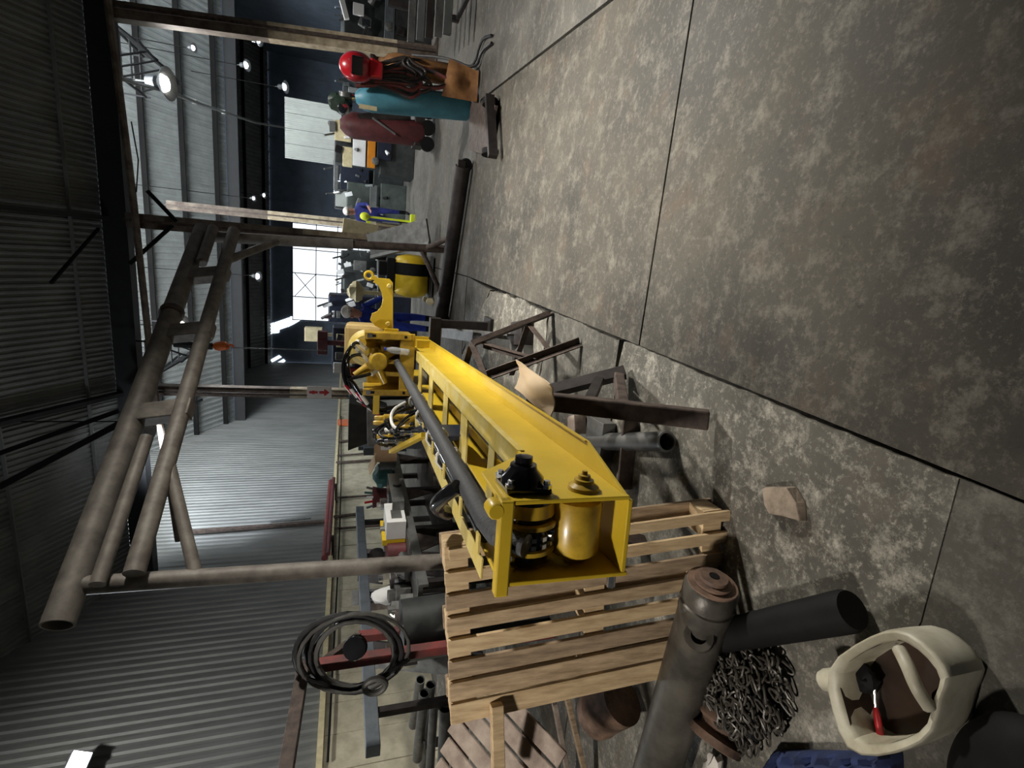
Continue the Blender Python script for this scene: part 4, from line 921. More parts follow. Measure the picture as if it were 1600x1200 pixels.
# grey square rail behind the bench on two posts
rl = thing('steel_rail', 'long blue-grey square rail carried behind the bench in front of the pale wall', 'rail', px(572, 950, -4.45))
a, b = px(562, 796, -4.45), px(583, 1175, -4.45)
MB().bar(a, b, .13, .13).build('rail_tube', 'steel_blue', rl, bevel=.008)
for t_ in (.08, .5, .9): q = lerp(a, b, t_); MB().bar((q.x - .05, q.y, q.z), (q.x - .05, q.y, 0), .07).build('post', 'steel_dark', rl)
# dark vertical offcuts leaning behind the rail
rnd = random.Random(2)
for k, (yy, x0, x1) in enumerate(((880, 545, 640), (900, 560, 650), (935, 550, 650), (950, 565, 655), (1010, 575, 650), (1030, 585, 655), (862, 560, 640))):
    a = px(x0, yy, -4.9); b = px(x1, yy + rnd.uniform(-12, 12), -4.75); b.z = min(b.z, .9); b = a + (b - a) * ((a.z) / max(.05, a.z - b.z)); 
    tag(MB().bar(a, V((b.x, b.y, 0)), .10 + .05 * (k % 3), .04).build('steel_offcut', ['steel_rust', 'steel_dark', 'steel_grey'][k % 3], None), ['rusty', 'dark', 'grey'][k % 3] + ' flat steel bar standing behind the rail, ' + ['beside the gantry leg', 'just left of the gantry leg', 'behind the paper bag', 'behind the shiny flange', 'between the two red rack posts', 'behind the hose coil', 'right of the gantry leg'][k], 'steel bar', 'bars standing behind the rail')
for k, (yy, rr) in enumerate(((873, .11), (866, .13))):
    q = px(590 if k else 572, yy, -4.6); tag(MB().lathe(q, (1, -.3, 0), [(-.1, .05), (-.1, rr), (.0, rr), (.02, rr * .8), (.02, .03)], 18).build('wheel_blank', 'steel_dark', None, True), ['upper', 'lower'][k] + ' dark round blank resting by the rail behind the gantry leg', 'wheel', 'round blanks')
# red rack with hose coil
rk = thing('hose_rack', 'brown-red steel rack with posts and long arm left of the pallet', 'rack', V((-3.0, 3.0, 0)))
pa, pb_ = py(474, 1043, 3.1), py(690, 1012, 3.1)
pf = pa + (pb_ - pa) * (pa.z / (pa.z - pb_.z))
MB().bar(pa, pf, .07, .07).build('post', 'red_oxide', rk, bevel=.006)
pc, pd_ = py(560, 995, 3.7), py(645, 985, 3.7); pe = pc + (pd_ - pc) * (pc.z / (pc.z - pd_.z))
MB().bar(pc, pe, .07, .07).build('post', 'red_oxide', rk, bevel=.006)
MB().bar(pa, py(445, 1215, 2.25), .075, .075).build('arm', 'steel_rust', rk, bevel=.006)
MB().bar(pa + V((0, 0, -.12)), pc, .06, .06).build('tie_bar', 'steel_rust', rk)
hc = thing('hose_coil', 'coil of black and grey hose hung over the red rack', 'hose coil', pa)
rnd = random.Random(6)
for k in range(9):
    cy, cx, ry, rx = 1018 + rnd.uniform(-8, 8), 548 + rnd.uniform(-12, 12), 52 + rnd.uniform(-10, 10), 72 + rnd.uniform(-14, 14)
    tl = rnd.uniform(-.25, .15); Yd = 3.02 - k * .012
    MB().path([py(cx + rx * math.cos(t) - ry * math.sin(t) * tl, cy + ry * math.sin(t) + rx * math.cos(t) * tl, Yd) for t in [q * 2 * math.pi / 22 for q in range(22)]], .013 + .004 * (k % 2), 7, True).build('hose_turn', ['black_gloss', 'rubber', 'steel_grey'][k % 3], hc, True)
q = py(557, 1010, 2.95); MB().lathe(q, (.5, -.8, .2), [(0, .02), (0, .07), (.02, .075), (.03, .055), (.05, .055), (.06, .075), (.08, .07), (.08, .02)], 22).build('reel', 'black_gloss', hc, True)
q = py(586, 1072, 2.8); tag(MB().path([q + V((.055 * math.cos(t), 0, .065 * math.sin(t))) for t in [k * math.pi / 9 for k in range(18)]], .02, 8, True).build('hanging_ring', 'steel_grey', None, True), 'grey ring hanging from a cable left of the pallet', 'ring')
tag(MB().path([py(480, 1060, 2.85), py(545, 1082, 2.85), py(580, 1066, 2.83), py(612, 1048, 2.85), py(640, 1030, 2.9)], .012, 6, sub=2).build('slack_cable', 'black', None, True), 'slack black cable looping through the hanging ring', 'cable')
# pipes lying left of the pallet
for k, (x0, y0, x1, y1, z) in enumerate(((663, 1083, 645, 1250, .62), (657, 1062, 628, 1240, .55), (678, 1101, 668, 1260, .62), (673, 1070, 655, 1240, .5), (696, 1108, 690, 1260, .55), (672, 1092, 655, 1260, .5))):
    a = pz(x0, y0, z); b = pz(x1, y1, z); t_ = thing('steel_pipe', 'grey pipe in the bundle left of the pallet, ' + ['nearest open end at the top', 'highest and farthest end', 'thin one with pale rim', 'tucked behind the others', 'one running under the pallet corner', 'lowest, between two others'][k], 'pipe', (a + b) / 2 - V((0, 0, .03)), 'pipes left of the pallet')
    pq_ = MB().pipe(a, a + (b - a).normalized() * 1.2, .062 if k != 2 else .048, .054 if k != 2 else .041, 18).build('pipe_wall', 'steel_grey', t_, True)
    MB().pipe(a - (b - a).normalized() * .002, a + (b - a).normalized() * .006, .0635 if k != 2 else .0495, .053 if k != 2 else .04, 18).build('pipe_rim', 'galv', pq_, True)
pr_ = thing('pipe_rest', 'dark low steel rest under the pipe bundle left of the pallet', 'rest', V((-2.2, 1.9, 0)))
q = pz(675, 1160, .45)
MB().bar((q.x - .2, q.y + .25, .44), (q.x + .25, q.y - .2, .44), .06).build('top_bar', 'steel_dark', pr_)
MB().bar((q.x - .2, q.y + .25, .57), (q.x + .25, q.y - .2, .57), .03).build('top_bar', 'steel_dark', pr_)
q9 = pz(650, 1110, .48); MB().bar((q9.x, q9.y, .49), (q9.x, q9.y, 0), .06).build('leg', 'steel_dark', pr_)
for s_ in (-.15, .2): MB().bar((q.x + s_, q.y - s_, .58), (q.x + s_, q.y - s_, 0), .05).build('leg', 'steel_dark', pr_)
# grey drum behind pallet top
q = py(668, 972, 3.45); tag(MB().tube(V((q.x, q.y, q.z - .02)) + V((-.05, 0, .22)), V((q.x, q.y, 0)), .23, 24).lathe(V((q.x, q.y, .3)), (0, 0, 1), [(0, .235), (.03, .235)], 24).build('grey_drum', 'machine', None, True), 'grey drum standing between the bench and the pallet', 'drum')
# items against the pale wall
for k, (yy, x0, x1) in enumerate(((712, 527, 592), (723, 525, 600), (778, 523, 600), (808, 521, 560), (826, 522, 598), (690, 530, 580))):
    a, b = px(x0, yy, XL + .14), px(x1, yy - 5, XL + .14)
    tag(MB().tube(a, b, .035 + .012 * (k % 2), 8).build('wall_rod', 'steel_rust', None, True), 'thin dark rod on the pale wall, ' + ['above the carton', 'above the green bag', 'above the white box', 'above the blue-grey rail end', 'above the red tin', 'above the dark hopper'][k], 'rod', 'rods on the pale wall')
tag(MB().path([px(533, 650, XL + .13), px(533, 750, XL + .13), px(530, 850, XL + .13), px(512, 1190, XL + .13)], .02, 6).build('wall_cable', 'black', None, True), 'dark cable running along the top of the pale wall', 'cable')
a, b = px(517, 752, XL + .45), px(507, 872, XL + .45)
rp = thing('red_pipe', 'flaking red pipe lying on brackets above the pale wall', 'pipe', (a + b) / 2); MB().tube(a, b, .07, 14).build('pipe_run', 'red_oxide', rp, True)
MB().tube(a + V((.1, 0, -.08)), b + V((.1, 0, -.08)), .05, 12).build('second_pipe', 'maroon', rp, True)
for t_ in (.15, .85): q = lerp(a, b, t_); MB().bar((XL, q.y, q.z - .16), (q.x + .2, q.y, q.z - .16), .06).build('bracket', 'steel_dark', rp)
a, b = px(285, 832, XL + .12), px(508, 815, XL + .12)
tag(MB().bar(a, b, .12, .06).build('wall_girt', 'steel_rust', None), 'rusty red upright steel on the corrugated wall left of the gantry', 'steel bar')
tag(MB().box(px(455, 812, XL + .16), (.03, .1, 1.0), Euler((.1, 0, 0)).to_matrix()).build('white_tube', 'galv', None), 'white tube fixed along the rusty wall upright', 'tube')
# dark hopper and grey bin below the hoses
q = py(575, 655, 7.6); hp_ = thing('hopper', 'dark sheet-metal hopper standing left of the drill head', 'hopper', V((q.x, q.y, 0)))
mb = MB(); tp_, bt_ = .36, .2
mb.hexa([V((q.x + sx * bt_, q.y + sy * bt_, q.z - .28)) for sx, sy in ((-1, -1), (1, -1), (1, 1), (-1, 1))] + [V((q.x + sx * tp_, q.y + sy * tp_, q.z + .28)) for sx, sy in ((-1, -1), (1, -1), (1, 1), (-1, 1))]); mb.build('bin', 'machine', hp_, bevel=.01)
for sx in (-1, 1):
    for sy in (-1, 1): MB().bar((q.x + sx * .25, q.y + sy * .25, q.z), (q.x + sx * .3, q.y + sy * .3, 0), .05).build('leg', 'steel_dark', hp_)
q = py(600, 668, 6.6); tag(MB().prism([q + V((-.28, 0, .2)), q + V((.22, 0, .22)), q + V((.16, 0, -.25)), q + V((-.12, 0, -.2))], (0, .3, 0)).prism([q + V((-.05, .12, -.2)), q + V((.05, .12, -.2)), V((q.x + .05, q.y + .12, 0)), V((q.x - .05, q.y + .12, 0))], (0, .06, 0)).build('metal_chute', 'steel_grey', None, bevel=.01), 'grey sheet-metal chute in front of the dark hopper', 'chute')
q = px(580, 702, -5.2); tag(MB().box(q, (.2, .36, .4)).box(q + V((.1, 0, -.3)), (.1, .12, .4)).box(q + V((.02, .1, .25)), (.1, .2, .15)).bar(V((q.x, q.y, q.z - .3)), V((q.x, q.y, 0)), .12).build('pillar_drill', 'machine', None, bevel=.01), 'dark pillar machine standing by the pale wall behind the carton', 'machine')
a = px(541, 660, XL + .12); tag(MB().box(a, (.03, .75, .7)).build('orange_notice', 'orange_hook', None), 'orange red notice panel on the pale wall', 'notice')

# ================================================================== RIGHT SIDE: GAS TROLLEY
gb, gt = V((1.96, 7.62, .06)), py(556, 152, 7.62)
gs = thing('gas_trolley', 'gas cylinder trolley standing on the open floor at the right', 'trolley', V((1.96, 7.6, 0)))
fpq = [pz(738, 160, .05), pz(735, 235, .05), pz(765, 243, .05), pz(778, 165, .05)]
MB().prism(fpq, (0, 0, .03)).build('foot_plate', 'steel_rust', gs)
MB().bar(pz(765, 150, .12), pz(770, 245, .12), .06, .1).build('front_bar', 'steel_dark', gs)
for q in (pz(766, 160, .09), pz(765, 238, .09)): MB().lathe(q + V((-.03, 0, 0)), (1, .2, 0), [(0, .02), (0, .09), (.06, .09), (.06, .02)], 16).build('wheel', 'black', gs, True)
for dx in (-.02, .5): MB().tube(V((1.9 + dx, 7.85, .08)), V((1.85 + dx, 7.95, 1.5)), .03, 8).build('upright', 'steel_dark', gs)
MB().bar((1.85, 7.9, 1.0), (2.4, 7.9, 1.0), .05).build('cross_bar', 'steel_dark', gs)
gc = thing('gas_cylinder', 'tall light blue gas cylinder on the trolley', 'gas cylinder', gb)
ax = gt - gb; MB().lathe(gb, ax, [(0, .14), (.03, .165), (1.3, .165), (1.4, .14), (1.47, .08), (1.5, .05)], 24).build('cylinder_body', 'cyan_cyl', gc, True)
vn_ = MB().lathe(gb + ax.normalized() * 1.5, ax, [(0, .05), (.04, .05), (.05, .03), (.12, .03)], 12).build('valve_neck', 'chrome', gc, True)
q = gb + ax.normalized() * 1.62
MB().lathe(q, (1, -.3, 0), [(-.03, .03), (0, .075), (.05, .075), (.055, .06)], 16).build('pressure_gauge', 'galv', vn_, True)
MB().lathe(q + V((-.16, 0, .02)), (.2, -1, 0), [(-.03, .03), (0, .07), (.05, .07), (.055, .055)], 16).build('pressure_gauge', 'chrome', vn_, True)
MB().blob(q + V((-.08, .05, .06)), (.13, .1, .14), 12, 8, .2, 41).build('regulator', 'green_dark', gc, True)
MB().box(py(575, 168, 7.45), (.05, .02, .22)).build('white_label', 'cream', gc)
gd = thing('gas_cylinder', 'second, dark brown gas cylinder beside the light blue one', 'gas cylinder', V((2.3, 7.66, .06)))
MB().lathe(V((2.32, 7.66, .06)), (0, 0, 1), [(0, .12), (.02, .13), (1.0, .13), (1.1, .1), (1.15, .05), (1.25, .04)], 20).build('cylinder_body', 'orange_sheet', gd, True)
MB().lathe(V((2.32, 7.66, 1.3)), (0, 0, 1), [(0, .04), (.03, .06), (.08, .06), (.1, .03)], 14).build('valve', 'steel_rust', gd, True)
osht = [py(702, 92, 7.35), py(748, 112, 7.3), py(745, 160, 7.3), py(690, 150, 7.35)]
sheet('leather_apron', osht, 'orange_sheet', 'orange-brown leather apron hanging on the trolley beside the cylinders', 'apron', 8, .03, .008, 3)
hs = thing('welding_hoses', 'bundle of brown and black welding hoses looped over the gas trolley', 'hoses', V((2.15, 7.4, .1)))
rnd = random.Random(9)
for k in range(12):
    y0 = 128 + rnd.uniform(-14, 22); xm = 700 + rnd.uniform(-45, 10)
    MB().path([py(560 + rnd.uniform(-8, 8), 122 + rnd.uniform(-10, 12), 7.42), py(620, y0 - 4, 7.38), py(xm - 20, y0 + 8, 7.36), py(xm, y0 - 6, 7.36), py(xm - 30, y0 - 22, 7.38), py(640, y0 - 26 + rnd.uniform(-10, 6), 7.4), py(575, 112 + rnd.uniform(-8, 14), 7.44)], .021 + .006 * (k % 2), 7, k % 3 == 0, sub=2).build('hose_turn', ['hose_brown', 'rubber', 'hose_brown', 'red_oxide'][k % 4], hs, True)
for k in range(2):
    q = [pz(640 + 30 * 0 + k * 4, 92 - 6 * k, .9 - .1 * k), pz(700, 100 - 10 * k, .35), pz(740 + 4 * k, 110, .04), pz(752, 60 + 20 * k, .03), pz(768, 55 + 12 * k, .03)]
    MB().path(q, .017, 6, sub=2).build('trailing_hose', 'rubber', hs, True)
mb = MB(); q = py(562, 105, 7.28)
he = thing('welding_helmet', 'glossy red welding helmet hanging on top of the gas trolley', 'helmet', q + V((0, 0, -.2)))
MB().blob(q + V((0, .02, .03)), (.17, .16, .21), 20, 14).build('helmet_shell', 'red', he, True)
MB().box(q + V((-.03, -.145, .03)), (.2, .05, .13), Euler((.15, 0, -.2)).to_matrix()).build('visor_window', 'black_gloss', he, bevel=.015)
MB().prism([q + V((-.12, -.12, -.12)), q + V((.1, -.14, -.12)), q + V((.06, -.14, -.27)), q + V((-.1, -.12, -.27))], (0, .1, 0)).build('chin_guard', 'red', he, bevel=.02)
MB().tube(q + V((0, .04, -.1)), V((q.x + .05, 7.9, .95)), .02, 8).build('hang_hook', 'steel_dark', he)

# maroon cylinder trolley and machines further back at the right
mg = thing('gas_cylinder', 'maroon gas cylinder on a dark trolley further back', 'gas cylinder', V((2.9, 11.5, 0)))
q = py(632, 205, 11.3); q.z = .2; tq = py(528, 193, 11.3)
MB().lathe(q, tq - q, [(0, .2), (.05, .24), (1.35, .24), (1.5, .18), (1.6, .08)], 22).build('cylinder_body', 'maroon', mg, True)
MB().box((q.x + .25, q.y + .1, .3), (1.0, .5, .2)).build('trolley_base', 'steel_dark', mg, bevel=.02)
for k in range(4): MB().lathe((q.x - .2 + k * .3, q.y - .2, .14), (0, 1, 0), [(0, .03), (0, .14), (.08, .14), (.08, .03)], 16).build('wheel', 'black', mg, True)
MB().tube(py(582, 184, 11.0), py(618, 210, 11.0), .02, 6).build('handle', 'galv', mg); MB().tube(py(560, 188, 11.2), py(640, 180, 11.2), .12, 12).build('second_bottle', 'steel_dark', mg, True)

def machine(name, lb, cat, x0, y0, x1, y1, Y, m, extras=(), foot=True, depth=.8):
    a, b = py(x0, y1, Y), py(x1, y0, Y)          # image box -> world box standing on the floor
    zt_, zb_ = a.z, max(0.0, b.z) if not foot else 0.0
    t = thing(name, lb, cat, V(((a.x + b.x) / 2, Y + depth / 2, zb_)))
    xa, xb = min(a.x, b.x), max(a.x, b.x); w = xb - xa; h = zt_ - zb_
    MB().box(((xa + xb) / 2, Y + depth / 2, zb_ + h * .22), (w, depth, h * .44)).build('base_cabinet', m, t, bevel=.02)
    MB().box(((xa + xb) / 2 + w * .04, Y + depth * .55, zb_ + h * .7), (w * .8, depth * .7, h * .6)).build('upper_housing', m, t, bevel=.03)
    for (u0, v0, u1, v1, mm) in extras:
        MB().box((xa + w * (u0 + u1) / 2, Y - .02, zb_ + h * (v0 + v1) / 2), (w * (u1 - u0), .06, h * (v1 - v0))).build('panel', mm, t, bevel=.01)
    MB().lathe((xa + w * .25, Y - .04, zb_ + h * .5), (0, -1, 0), [(0, .09), (.04, .09), (.05, .05), (.07, .05)], 14).build('handwheel', 'galv', t, True)
    rm = random.Random(int(x0 * 31 + y0))
    for q_ in range(9):
        u_, v_ = rm.uniform(.05, .95), rm.uniform(.35, 1.08); sz = (w * rm.uniform(.05, .2), .1, h * rm.uniform(.03, .12)); mm = rm.choice(['galv', 'black', 'machine_grey', 'paper', 'steel_dark', 'chrome', 'machine'])
        if q_ % 3: MB().box((xa + w * u_, Y - .03 + .05 * (q_ % 2), zb_ + h * v_), sz, Euler((0, rm.uniform(-.4, .4), 0)).to_matrix()).build('fitting', mm, t, bevel=.008)
        else: MB().tube((xa + w * u_, Y - .06, zb_ + h * v_ * .9), (xa + w * (u_ + rm.uniform(-.2, .2)), Y + .1, zb_ + h * (v_ * .9 + .12)), w * .03 + .01, 8).build('spindle', mm, t, True)
    MB().tube((xa + w * .7, Y + .1, zb_ + h), (xa + w * .6, Y - .1, zb_ + h * 1.12), .025, 8).build('work_light', 'galv', t)
    return t
machine('milling_machine', 'cream and orange machine tool beyond the maroon cylinder', 'machine', 522, 203, 640, 262, 14.5, 'machine', ((.1, .62, .75, .78, 'paper'), (.1, .5, .9, .6, 'orange'), (.55, .8, .95, 1.0, 'cream'), (.3, .3, .8, .48, 'navy_panel'), (.05, .78, .45, .9, 'cream')))
machine('tool_cabinet', 'dark cabinet with pale top edge right of the far machines', 'cabinet', 520, 262, 640, 300, 17.2, 'machine', ((.05, .93, .95, .99, 'galv'), (.1, .5, .9, .9, 'navy_panel')))
machine('lathe', 'grey-green lathe in the middle distance behind the sloping plate', 'machine', 541, 292, 640, 336, 16.2, 'machine_green', ((.1, .5, .9, .62, 'machine_grey'), (.0, .7, .35, .85, 'galv')))
machine('control_cabinet', 'pale grey control cabinet beside the middle column', 'cabinet', 522, 303, 636, 330, 18.4, 'machine', ((.2, .45, .95, .98, 'sheet_pale'),))
machine('drill_press', 'dark drill press left of the middle column', 'machine', 532, 398, 630, 428, 16, 'machine', ((.2, .6, .6, .8, 'galv'),))
machine('grinding_machine', 'black grinding machine below the far doorway', 'machine', 536, 430, 632, 462, 15, 'machine', ((.1, .6, .4, .7, 'galv'), (.5, .4, .9, .5, 'paper')))
machine('compressor', 'black compressor unit right behind the worker', 'machine', 512, 466, 640, 512, 13.7, 'navy_panel', ((.3, .85, .5, .9, 'galv'), (.3, .92, .5, .95, 'paper')))
machine('parts_cabinet', 'dark blue cabinet with bright parts left of the worker', 'cabinet', 518, 515, 640, 590, 12.2, 'navy_panel', ((.1, .88, .3, .98, 'paper'), (.35, .86, .5, .96, 'galv'), (.6, .86, .85, .95, 'cream'), (.05, .6, .2, .84, 'red'), (.4, .6, .9, .8, 'machine_grey')))
tag(MB().box(py(504, 535, 11.7), (.5, .2, .2)).bar(py(506, 535, 11.75), V((py(506, 535, 11.75).x, 11.75, 0)), .1).build('post_beacon', 'maroon', None, bevel=.01), 'red box on a post behind the drill head', 'box')
tag(MB().box(py(490, 522, 13.4), (.34, .2, .4)).bar(py(494, 522, 13.45), V((py(494, 522, 13.45).x, 13.45, 0)), .08).build('cream_box', 'cream', None, bevel=.01), 'cream box mounted above the red box behind the drill head', 'box')
rnd = random.Random(14)
for k in range(14):                                             # dim stock and machines against the far walls
    Yd = 20 + (k % 4) * 2.6; y0 = [205, 240, 275, 310, 395, 415, 440, 470, 500, 525, 60, 95, 130, 30][k]; w = rnd.uniform(22, 42); tall = rnd.uniform(528, 548)
    machine('far_machine', 'dim machine in the far background, ' + ['behind the cream and orange machine', 'behind the dark cabinet', 'behind the lathe', 'behind the pale control cabinet', 'left of the middle column near the door', 'in front of the far doorway, right half', 'in front of the far doorway, middle', 'in front of the far doorway, left half', 'left of the far doorway', 'far left near the sunlit panes', 'far right, behind the brown column', 'right of the pale partition', 'below the pale partition', 'near the right wall'][k], 'machine', tall, y0, 620, y0 + w, Yd, ['machine', 'machine_grey', 'machine_green', 'navy_panel'][k % 4], ((.1, .5, .5, .9, ['galv', 'machine_grey', 'paper', 'machine'][k % 4]),))
# dark lathe group and leaning plates at the far right edge
machine('horizontal_lathe', 'dark oily lathe at the right edge behind the brown column', 'machine', 536, -60, 660, 66, 12.4, 'machine', ((.3, .78, .42, .9, 'paper'), (.2, .7, .28, .8, 'chrome'), (.5, .6, .9, .9, 'machine_green'), (.45, .3, .5, .42, 'chrome'), (.1, .45, .6, .55, 'steel_blue')), True, 1.2)
for k in range(5):
    a, b = py(640 + 14 * k, -30, 9.0 - .3 * k), py(642 + 14 * k, 66 - 3 * k, 9.0 - .3 * k)
    a.z = max(a.z, .06)
    tag(MB().bar(V((a.x, a.y, max(b.z, .07))), V((b.x, b.y, max(b.z, .07))), .07, .11).build('steel_bar', ['steel_grey', 'machine_grey', 'steel_dark'][k % 3], None, bevel=.006), ['topmost', 'second', 'third', 'fourth', 'lowest'][k] + ' of the long grey bars stacked at the right frame edge', 'steel bar', 'bars stacked at the right edge')
br_ = thing('bar_rack', 'dark steel rack holding the long bars at the right frame edge', 'rack', V((3.9, 8.4, 0)))
for x in (3.6, 4.7):
    MB().bar((x, 9.2, 0), (x, 9.2, 1.1), .08).build('post', 'steel_dark', br_); MB().bar((x, 9.2, .03), (x, 7.6, .03), .05).build('foot', 'steel_dark', br_)
# sloping plate, yellow compressor drum on cart
sp = [py(572, 366, 10.9), py(665, 341, 9.9), py(671, 380, 9.7), py(580, 402, 10.7)]
nr = (sp[1] - sp[0]).cross(sp[3] - sp[0]).normalized(); nr = nr if nr.y > 0 else -nr
spt = thing('sloping_plate', 'brown-grey steel plate sloping like a desk in the middle distance', 'plate', V((sp[1].x, sp[1].y, 0)))
MB().prism(sp, nr * .05).build('plate_top', 'steel_grey', spt); MB().bar(sp[3], sp[2], .06, .06).build('edge_rail', 'galv', spt)
for p in (sp[0], sp[3]): MB().bar(p + nr * .03, V((p.x, p.y + .05, 0)), .06).build('leg', 'steel_dark', spt)
yd = thing('air_receiver', 'yellow tank with black band lying on a cart behind the gantry leg', 'tank', V((-.35, 10.2, 0)))
a, b = py(645, 398, 10.2), py(645, 464, 10.2); a.z = b.z = .43
dq = (b - a).normalized(); ln = (b - a).length
MB().lathe(a, dq, [(0, .12), (.05, .28), (.12, .33), (ln - .12, .33), (ln - .05, .28), (ln, .12)], 26).build('tank_shell', 'yellow_bright', yd, True)
MB().lathe(V((a.x, a.y, .43)) + dq * ln * .2, dq, [(0, .333), (ln * .28, .333)], 26).build('black_band', 'black', yd, True)
MB().box((a.x * .5 + b.x * .5, 10.25, .82), (.6, .35, .16)).box((a.x * .5 + b.x * .5 + .1, 10.25, .95), (.25, .3, .2)).build('pump_unit', 'black', yd, bevel=.02)
MB().box((a.x * .5 + b.x * .5, 10.3, .07), (ln, .5, .06)).build('cart_deck', 'steel_grey', yd)
for k in range(2): MB().lathe((b.x - .05, 10.0 + .5 * k, .07), (0, 1, 0), [(0, .02), (0, .07), (.05, .07), (.05, .02)], 14).build('wheel', 'cream', yd, True)
a, b = py(597, 380, 12), py(597, 466, 12)
tag(MB().bar(a, b, .3, .2).box((a * .5 + b * .5) + V((0, .05, -.45)), (.5, .2, .7)).build('machine_bed', 'machine_grey', None, bevel=.02), 'long grey machine bed in the distance above the yellow tank', 'machine')
q = py(556, 456, 11.8); tag(MB().blob(q, (.2, .15, .16), 12, 8, .25, 51).bar(q, V((q.x, q.y, 0)), .08).build('brass_fitting', 'cream', None, True), 'yellowish fitting on a stand right of the worker head', 'fitting')

# ================================================================== PEOPLE
def figure(name, lb, base, joints, edges, body_m, zones, grp=None):
    """one continuous skinned body; zones = [(joint index list, material)] choose the surface by nearest joint"""
    me = bpy.data.meshes.new(name); me.from_pydata([tuple(V(j[0])) for j in joints], edges, [])
    o = bpy.data.objects.new(name, me); COL.objects.link(o)
    sk = o.modifiers.new('skin', 'SKIN'); sk.use_smooth_shade = True
    for i, v in enumerate(me.skin_vertices[0].data): v.radius = (joints[i][1], joints[i][1] * .88); v.use_root = (i == 0)
    ss = o.modifiers.new('sub', 'SUBSURF'); ss.levels = 2; ss.render_levels = 2
    dg_ = bpy.context.evaluated_depsgraph_get(); ev = o.evaluated_get(dg_); nm = bpy.data.meshes.new_from_object(ev)
    o.modifiers.clear(); o.data = nm; nm.materials.clear(); nm.materials.append(MATS[body_m])
    for idx, (_, m) in enumerate(zones): nm.materials.append(MATS[m])
    jp = [V(j[0]) for j in joints]
    for p in nm.polygons:
        p.use_smooth = True; k = min(range(len(jp)), key=lambda i: (jp[i] - p.center).length - joints[i][1] * .6)
        for idx, (js, _) in enumerate(zones):
            if k in js: p.material_index = idx + 1
    o.location = V(base); tag(o, lb, 'person', grp); return o
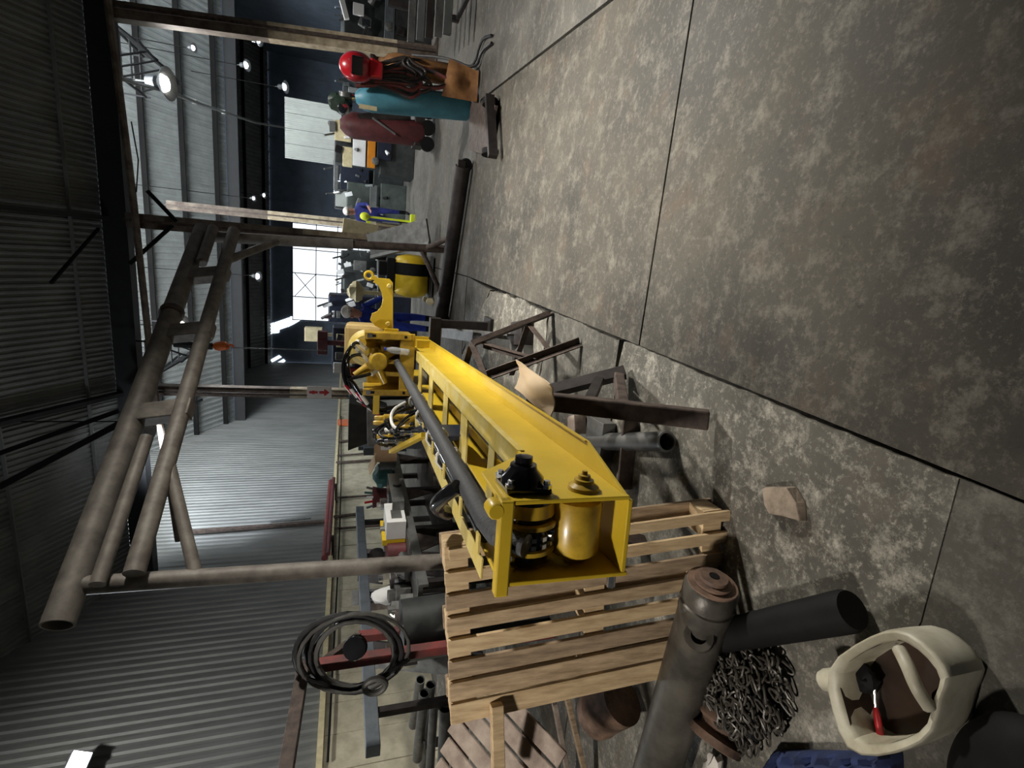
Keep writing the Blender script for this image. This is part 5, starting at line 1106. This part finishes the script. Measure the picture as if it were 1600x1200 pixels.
def person(lb, base, lean, turn, body_m, cap_m, armR, armL, h=1.66):
    s = h / 1.72; Rz = Matrix.Rotation(turn, 3, 'Z')
    def J(x, y_, z): 
        if z > .9: y_ -= lean * (z - .9)
        return Rz @ V((x, y_, z)) * s
    J_ = [(J(0, 0, .95), .15 * s), (J(0, 0, 1.15), .145 * s), (J(0, 0, 1.36), .16 * s), (J(0, 0, 1.47), .065 * s), (J(0, -.02, 1.58), .095 * s), (J(0, -.02, 1.68), .085 * s),
          (J(.1, 0, .88), .105 * s), (J(.115, -.02, .5), .072 * s), (J(.12, .02, .1), .052 * s), (J(.13, -.14, .04), .042 * s),
          (J(-.1, 0, .88), .105 * s), (J(-.115, -.02, .5), .072 * s), (J(-.12, .02, .1), .052 * s), (J(-.13, -.14, .04), .042 * s),
          (J(.2, 0, 1.38), .07 * s), (J(*armR[0]), .05 * s), (J(*armR[1]), .036 * s), (J(-.2, 0, 1.38), .07 * s), (J(*armL[0]), .05 * s), (J(*armL[1]), .036 * s)]
    E_ = [(0, 1), (1, 2), (2, 3), (3, 4), (4, 5), (0, 6), (6, 7), (7, 8), (8, 9), (0, 10), (10, 11), (11, 12), (12, 13), (2, 14), (14, 15), (15, 16), (2, 17), (17, 18), (18, 19)]
    for side, wi, el in ((1, 16, 15), (-1, 19, 18)):               # five fingers on each hand
        w = J_[wi][0]; d = (w - J_[el][0]).normalized(); sd = d.cross(V((0, 0, 1))); sd = sd.normalized() if sd.length > .1 else V((1, 0, 0)); n0 = len(J_)
        J_.append((w + d * .07 * s, .034 * s)); E_.append((wi, n0))
        for f in range(5):
            off = (f - 2) * .019 * s; ln = (.035, .062, .068, .062, .05)[f] * s
            b_ = len(J_); J_.append((w + d * ((.02 if f == 0 else .085) * s) + sd * (off * 1.2 - (.02 * s if f == 0 else 0)), .0105 * s)); J_.append((J_[-1][0] + d * ln + V((0, 0, -.014)) - sd * (.02 * s if f == 0 else 0), .0085 * s)); E_ += [(n0, b_), (b_, b_ + 1)]
    hands = [i for i in range(16, len(J_)) if i not in (17, 18)]
    o = figure('person', lb, base, J_, E_, body_m, [([3, 4, 5], 'skin'), (hands, 'skin'), ([8, 9, 12, 13], 'black')])
    hc_ = J_[4][0]; up = (J_[5][0] - J_[4][0]).normalized(); fw = Rz @ V((0, -1, 0))
    Rm = Matrix((Rz @ V((1, 0, 0)), -fw, V((0, 0, 1)))).transposed()
    def kid(nm, mb, m): 
        k = mb.build(nm, m, o, True); return k
    bl = V(base)
    kid('cap', MB().blob(bl + J_[5][0] + V((0, 0, .0)) - fw * .015, (.108 * s, .12 * s, .095 * s), 16, 10, 0, 0, Rm).box(bl + J_[5][0] + fw * .115 * s + V((0, 0, -.015)), (.13 * s, .09 * s, .012), Rm), cap_m)
    kid('nose', MB().blob(bl + hc_ + fw * .10 * s + V((0, 0, .0)), (.014, .02, .022), 8, 6, 0, 0, Rm), 'skin')
    for e in (-1, 1):
        kid('eye', MB().blob(bl + hc_ + fw * .088 * s + (Rz @ V((e * .034, 0, 0))) + V((0, 0, .03)), (.013, .008, .008), 8, 6, 0, 0, Rm), 'black')
        kid('ear', MB().blob(bl + hc_ + (Rz @ V((e * .095 * s, .01, 0))) + V((0, 0, .012)), (.012, .022, .032), 8, 6, 0, 0, Rm), 'skin')
    kid('mouth', MB().blob(bl + hc_ + fw * .086 * s + V((0, 0, -.045)), (.026, .006, .006), 8, 5, 0, 0, Rm), 'maroon')
    return o
wp = pz(690, 507, 0)
person('worker in bright blue overalls and white cap stooping behind the drill head', V((wp.x, wp.y, 0)), .28, .75, 'overall_blue', 'cap_white', ((.3, -.2, 1.12), (.24, -.42, 1.0)), ((-.28, -.2, 1.12), (-.16, -.44, 1.02)), 1.64)
q = py(570, 332, 15); person('distant worker in navy jacket beside the middle column', V((q.x, q.y, 0)), .1, -.3, 'overall_navy', 'cap_white', ((.26, -.1, 1.15), (.2, -.35, 1.1)), ((-.26, -.1, 1.15), (-.2, -.35, 1.1)), 1.7)
q = py(570, 338, 13.9); tag(MB().blob(q, (.1, .1, .12), 12, 8).bar(q, V((q.x, q.y, 0)), .05).box(V((q.x, q.y, .05)), (.35, .3, .1)).box(q + V((-.25, .1, -.1)), (.3, .2, .1)).build('warning_light', 'hi_vis', None, True), 'bright yellow-green beacon on a stand before the distant worker', 'beacon')
q = py(566, 362, 13.1); tag(MB().box(q + V((0, 0, .05)), (.45, .05, .8), Euler((.1, .1, 0)).to_matrix()).bar(q + V((-.2, .05, -.3)), V((q.x - .2, q.y + .2, 0)), .05).bar(q + V((.2, .05, -.3)), V((q.x + .2, q.y + .2, 0)), .05).build('cream_board', 'cream', None, bevel=.01), 'cream board propped upright beside the middle column', 'board')
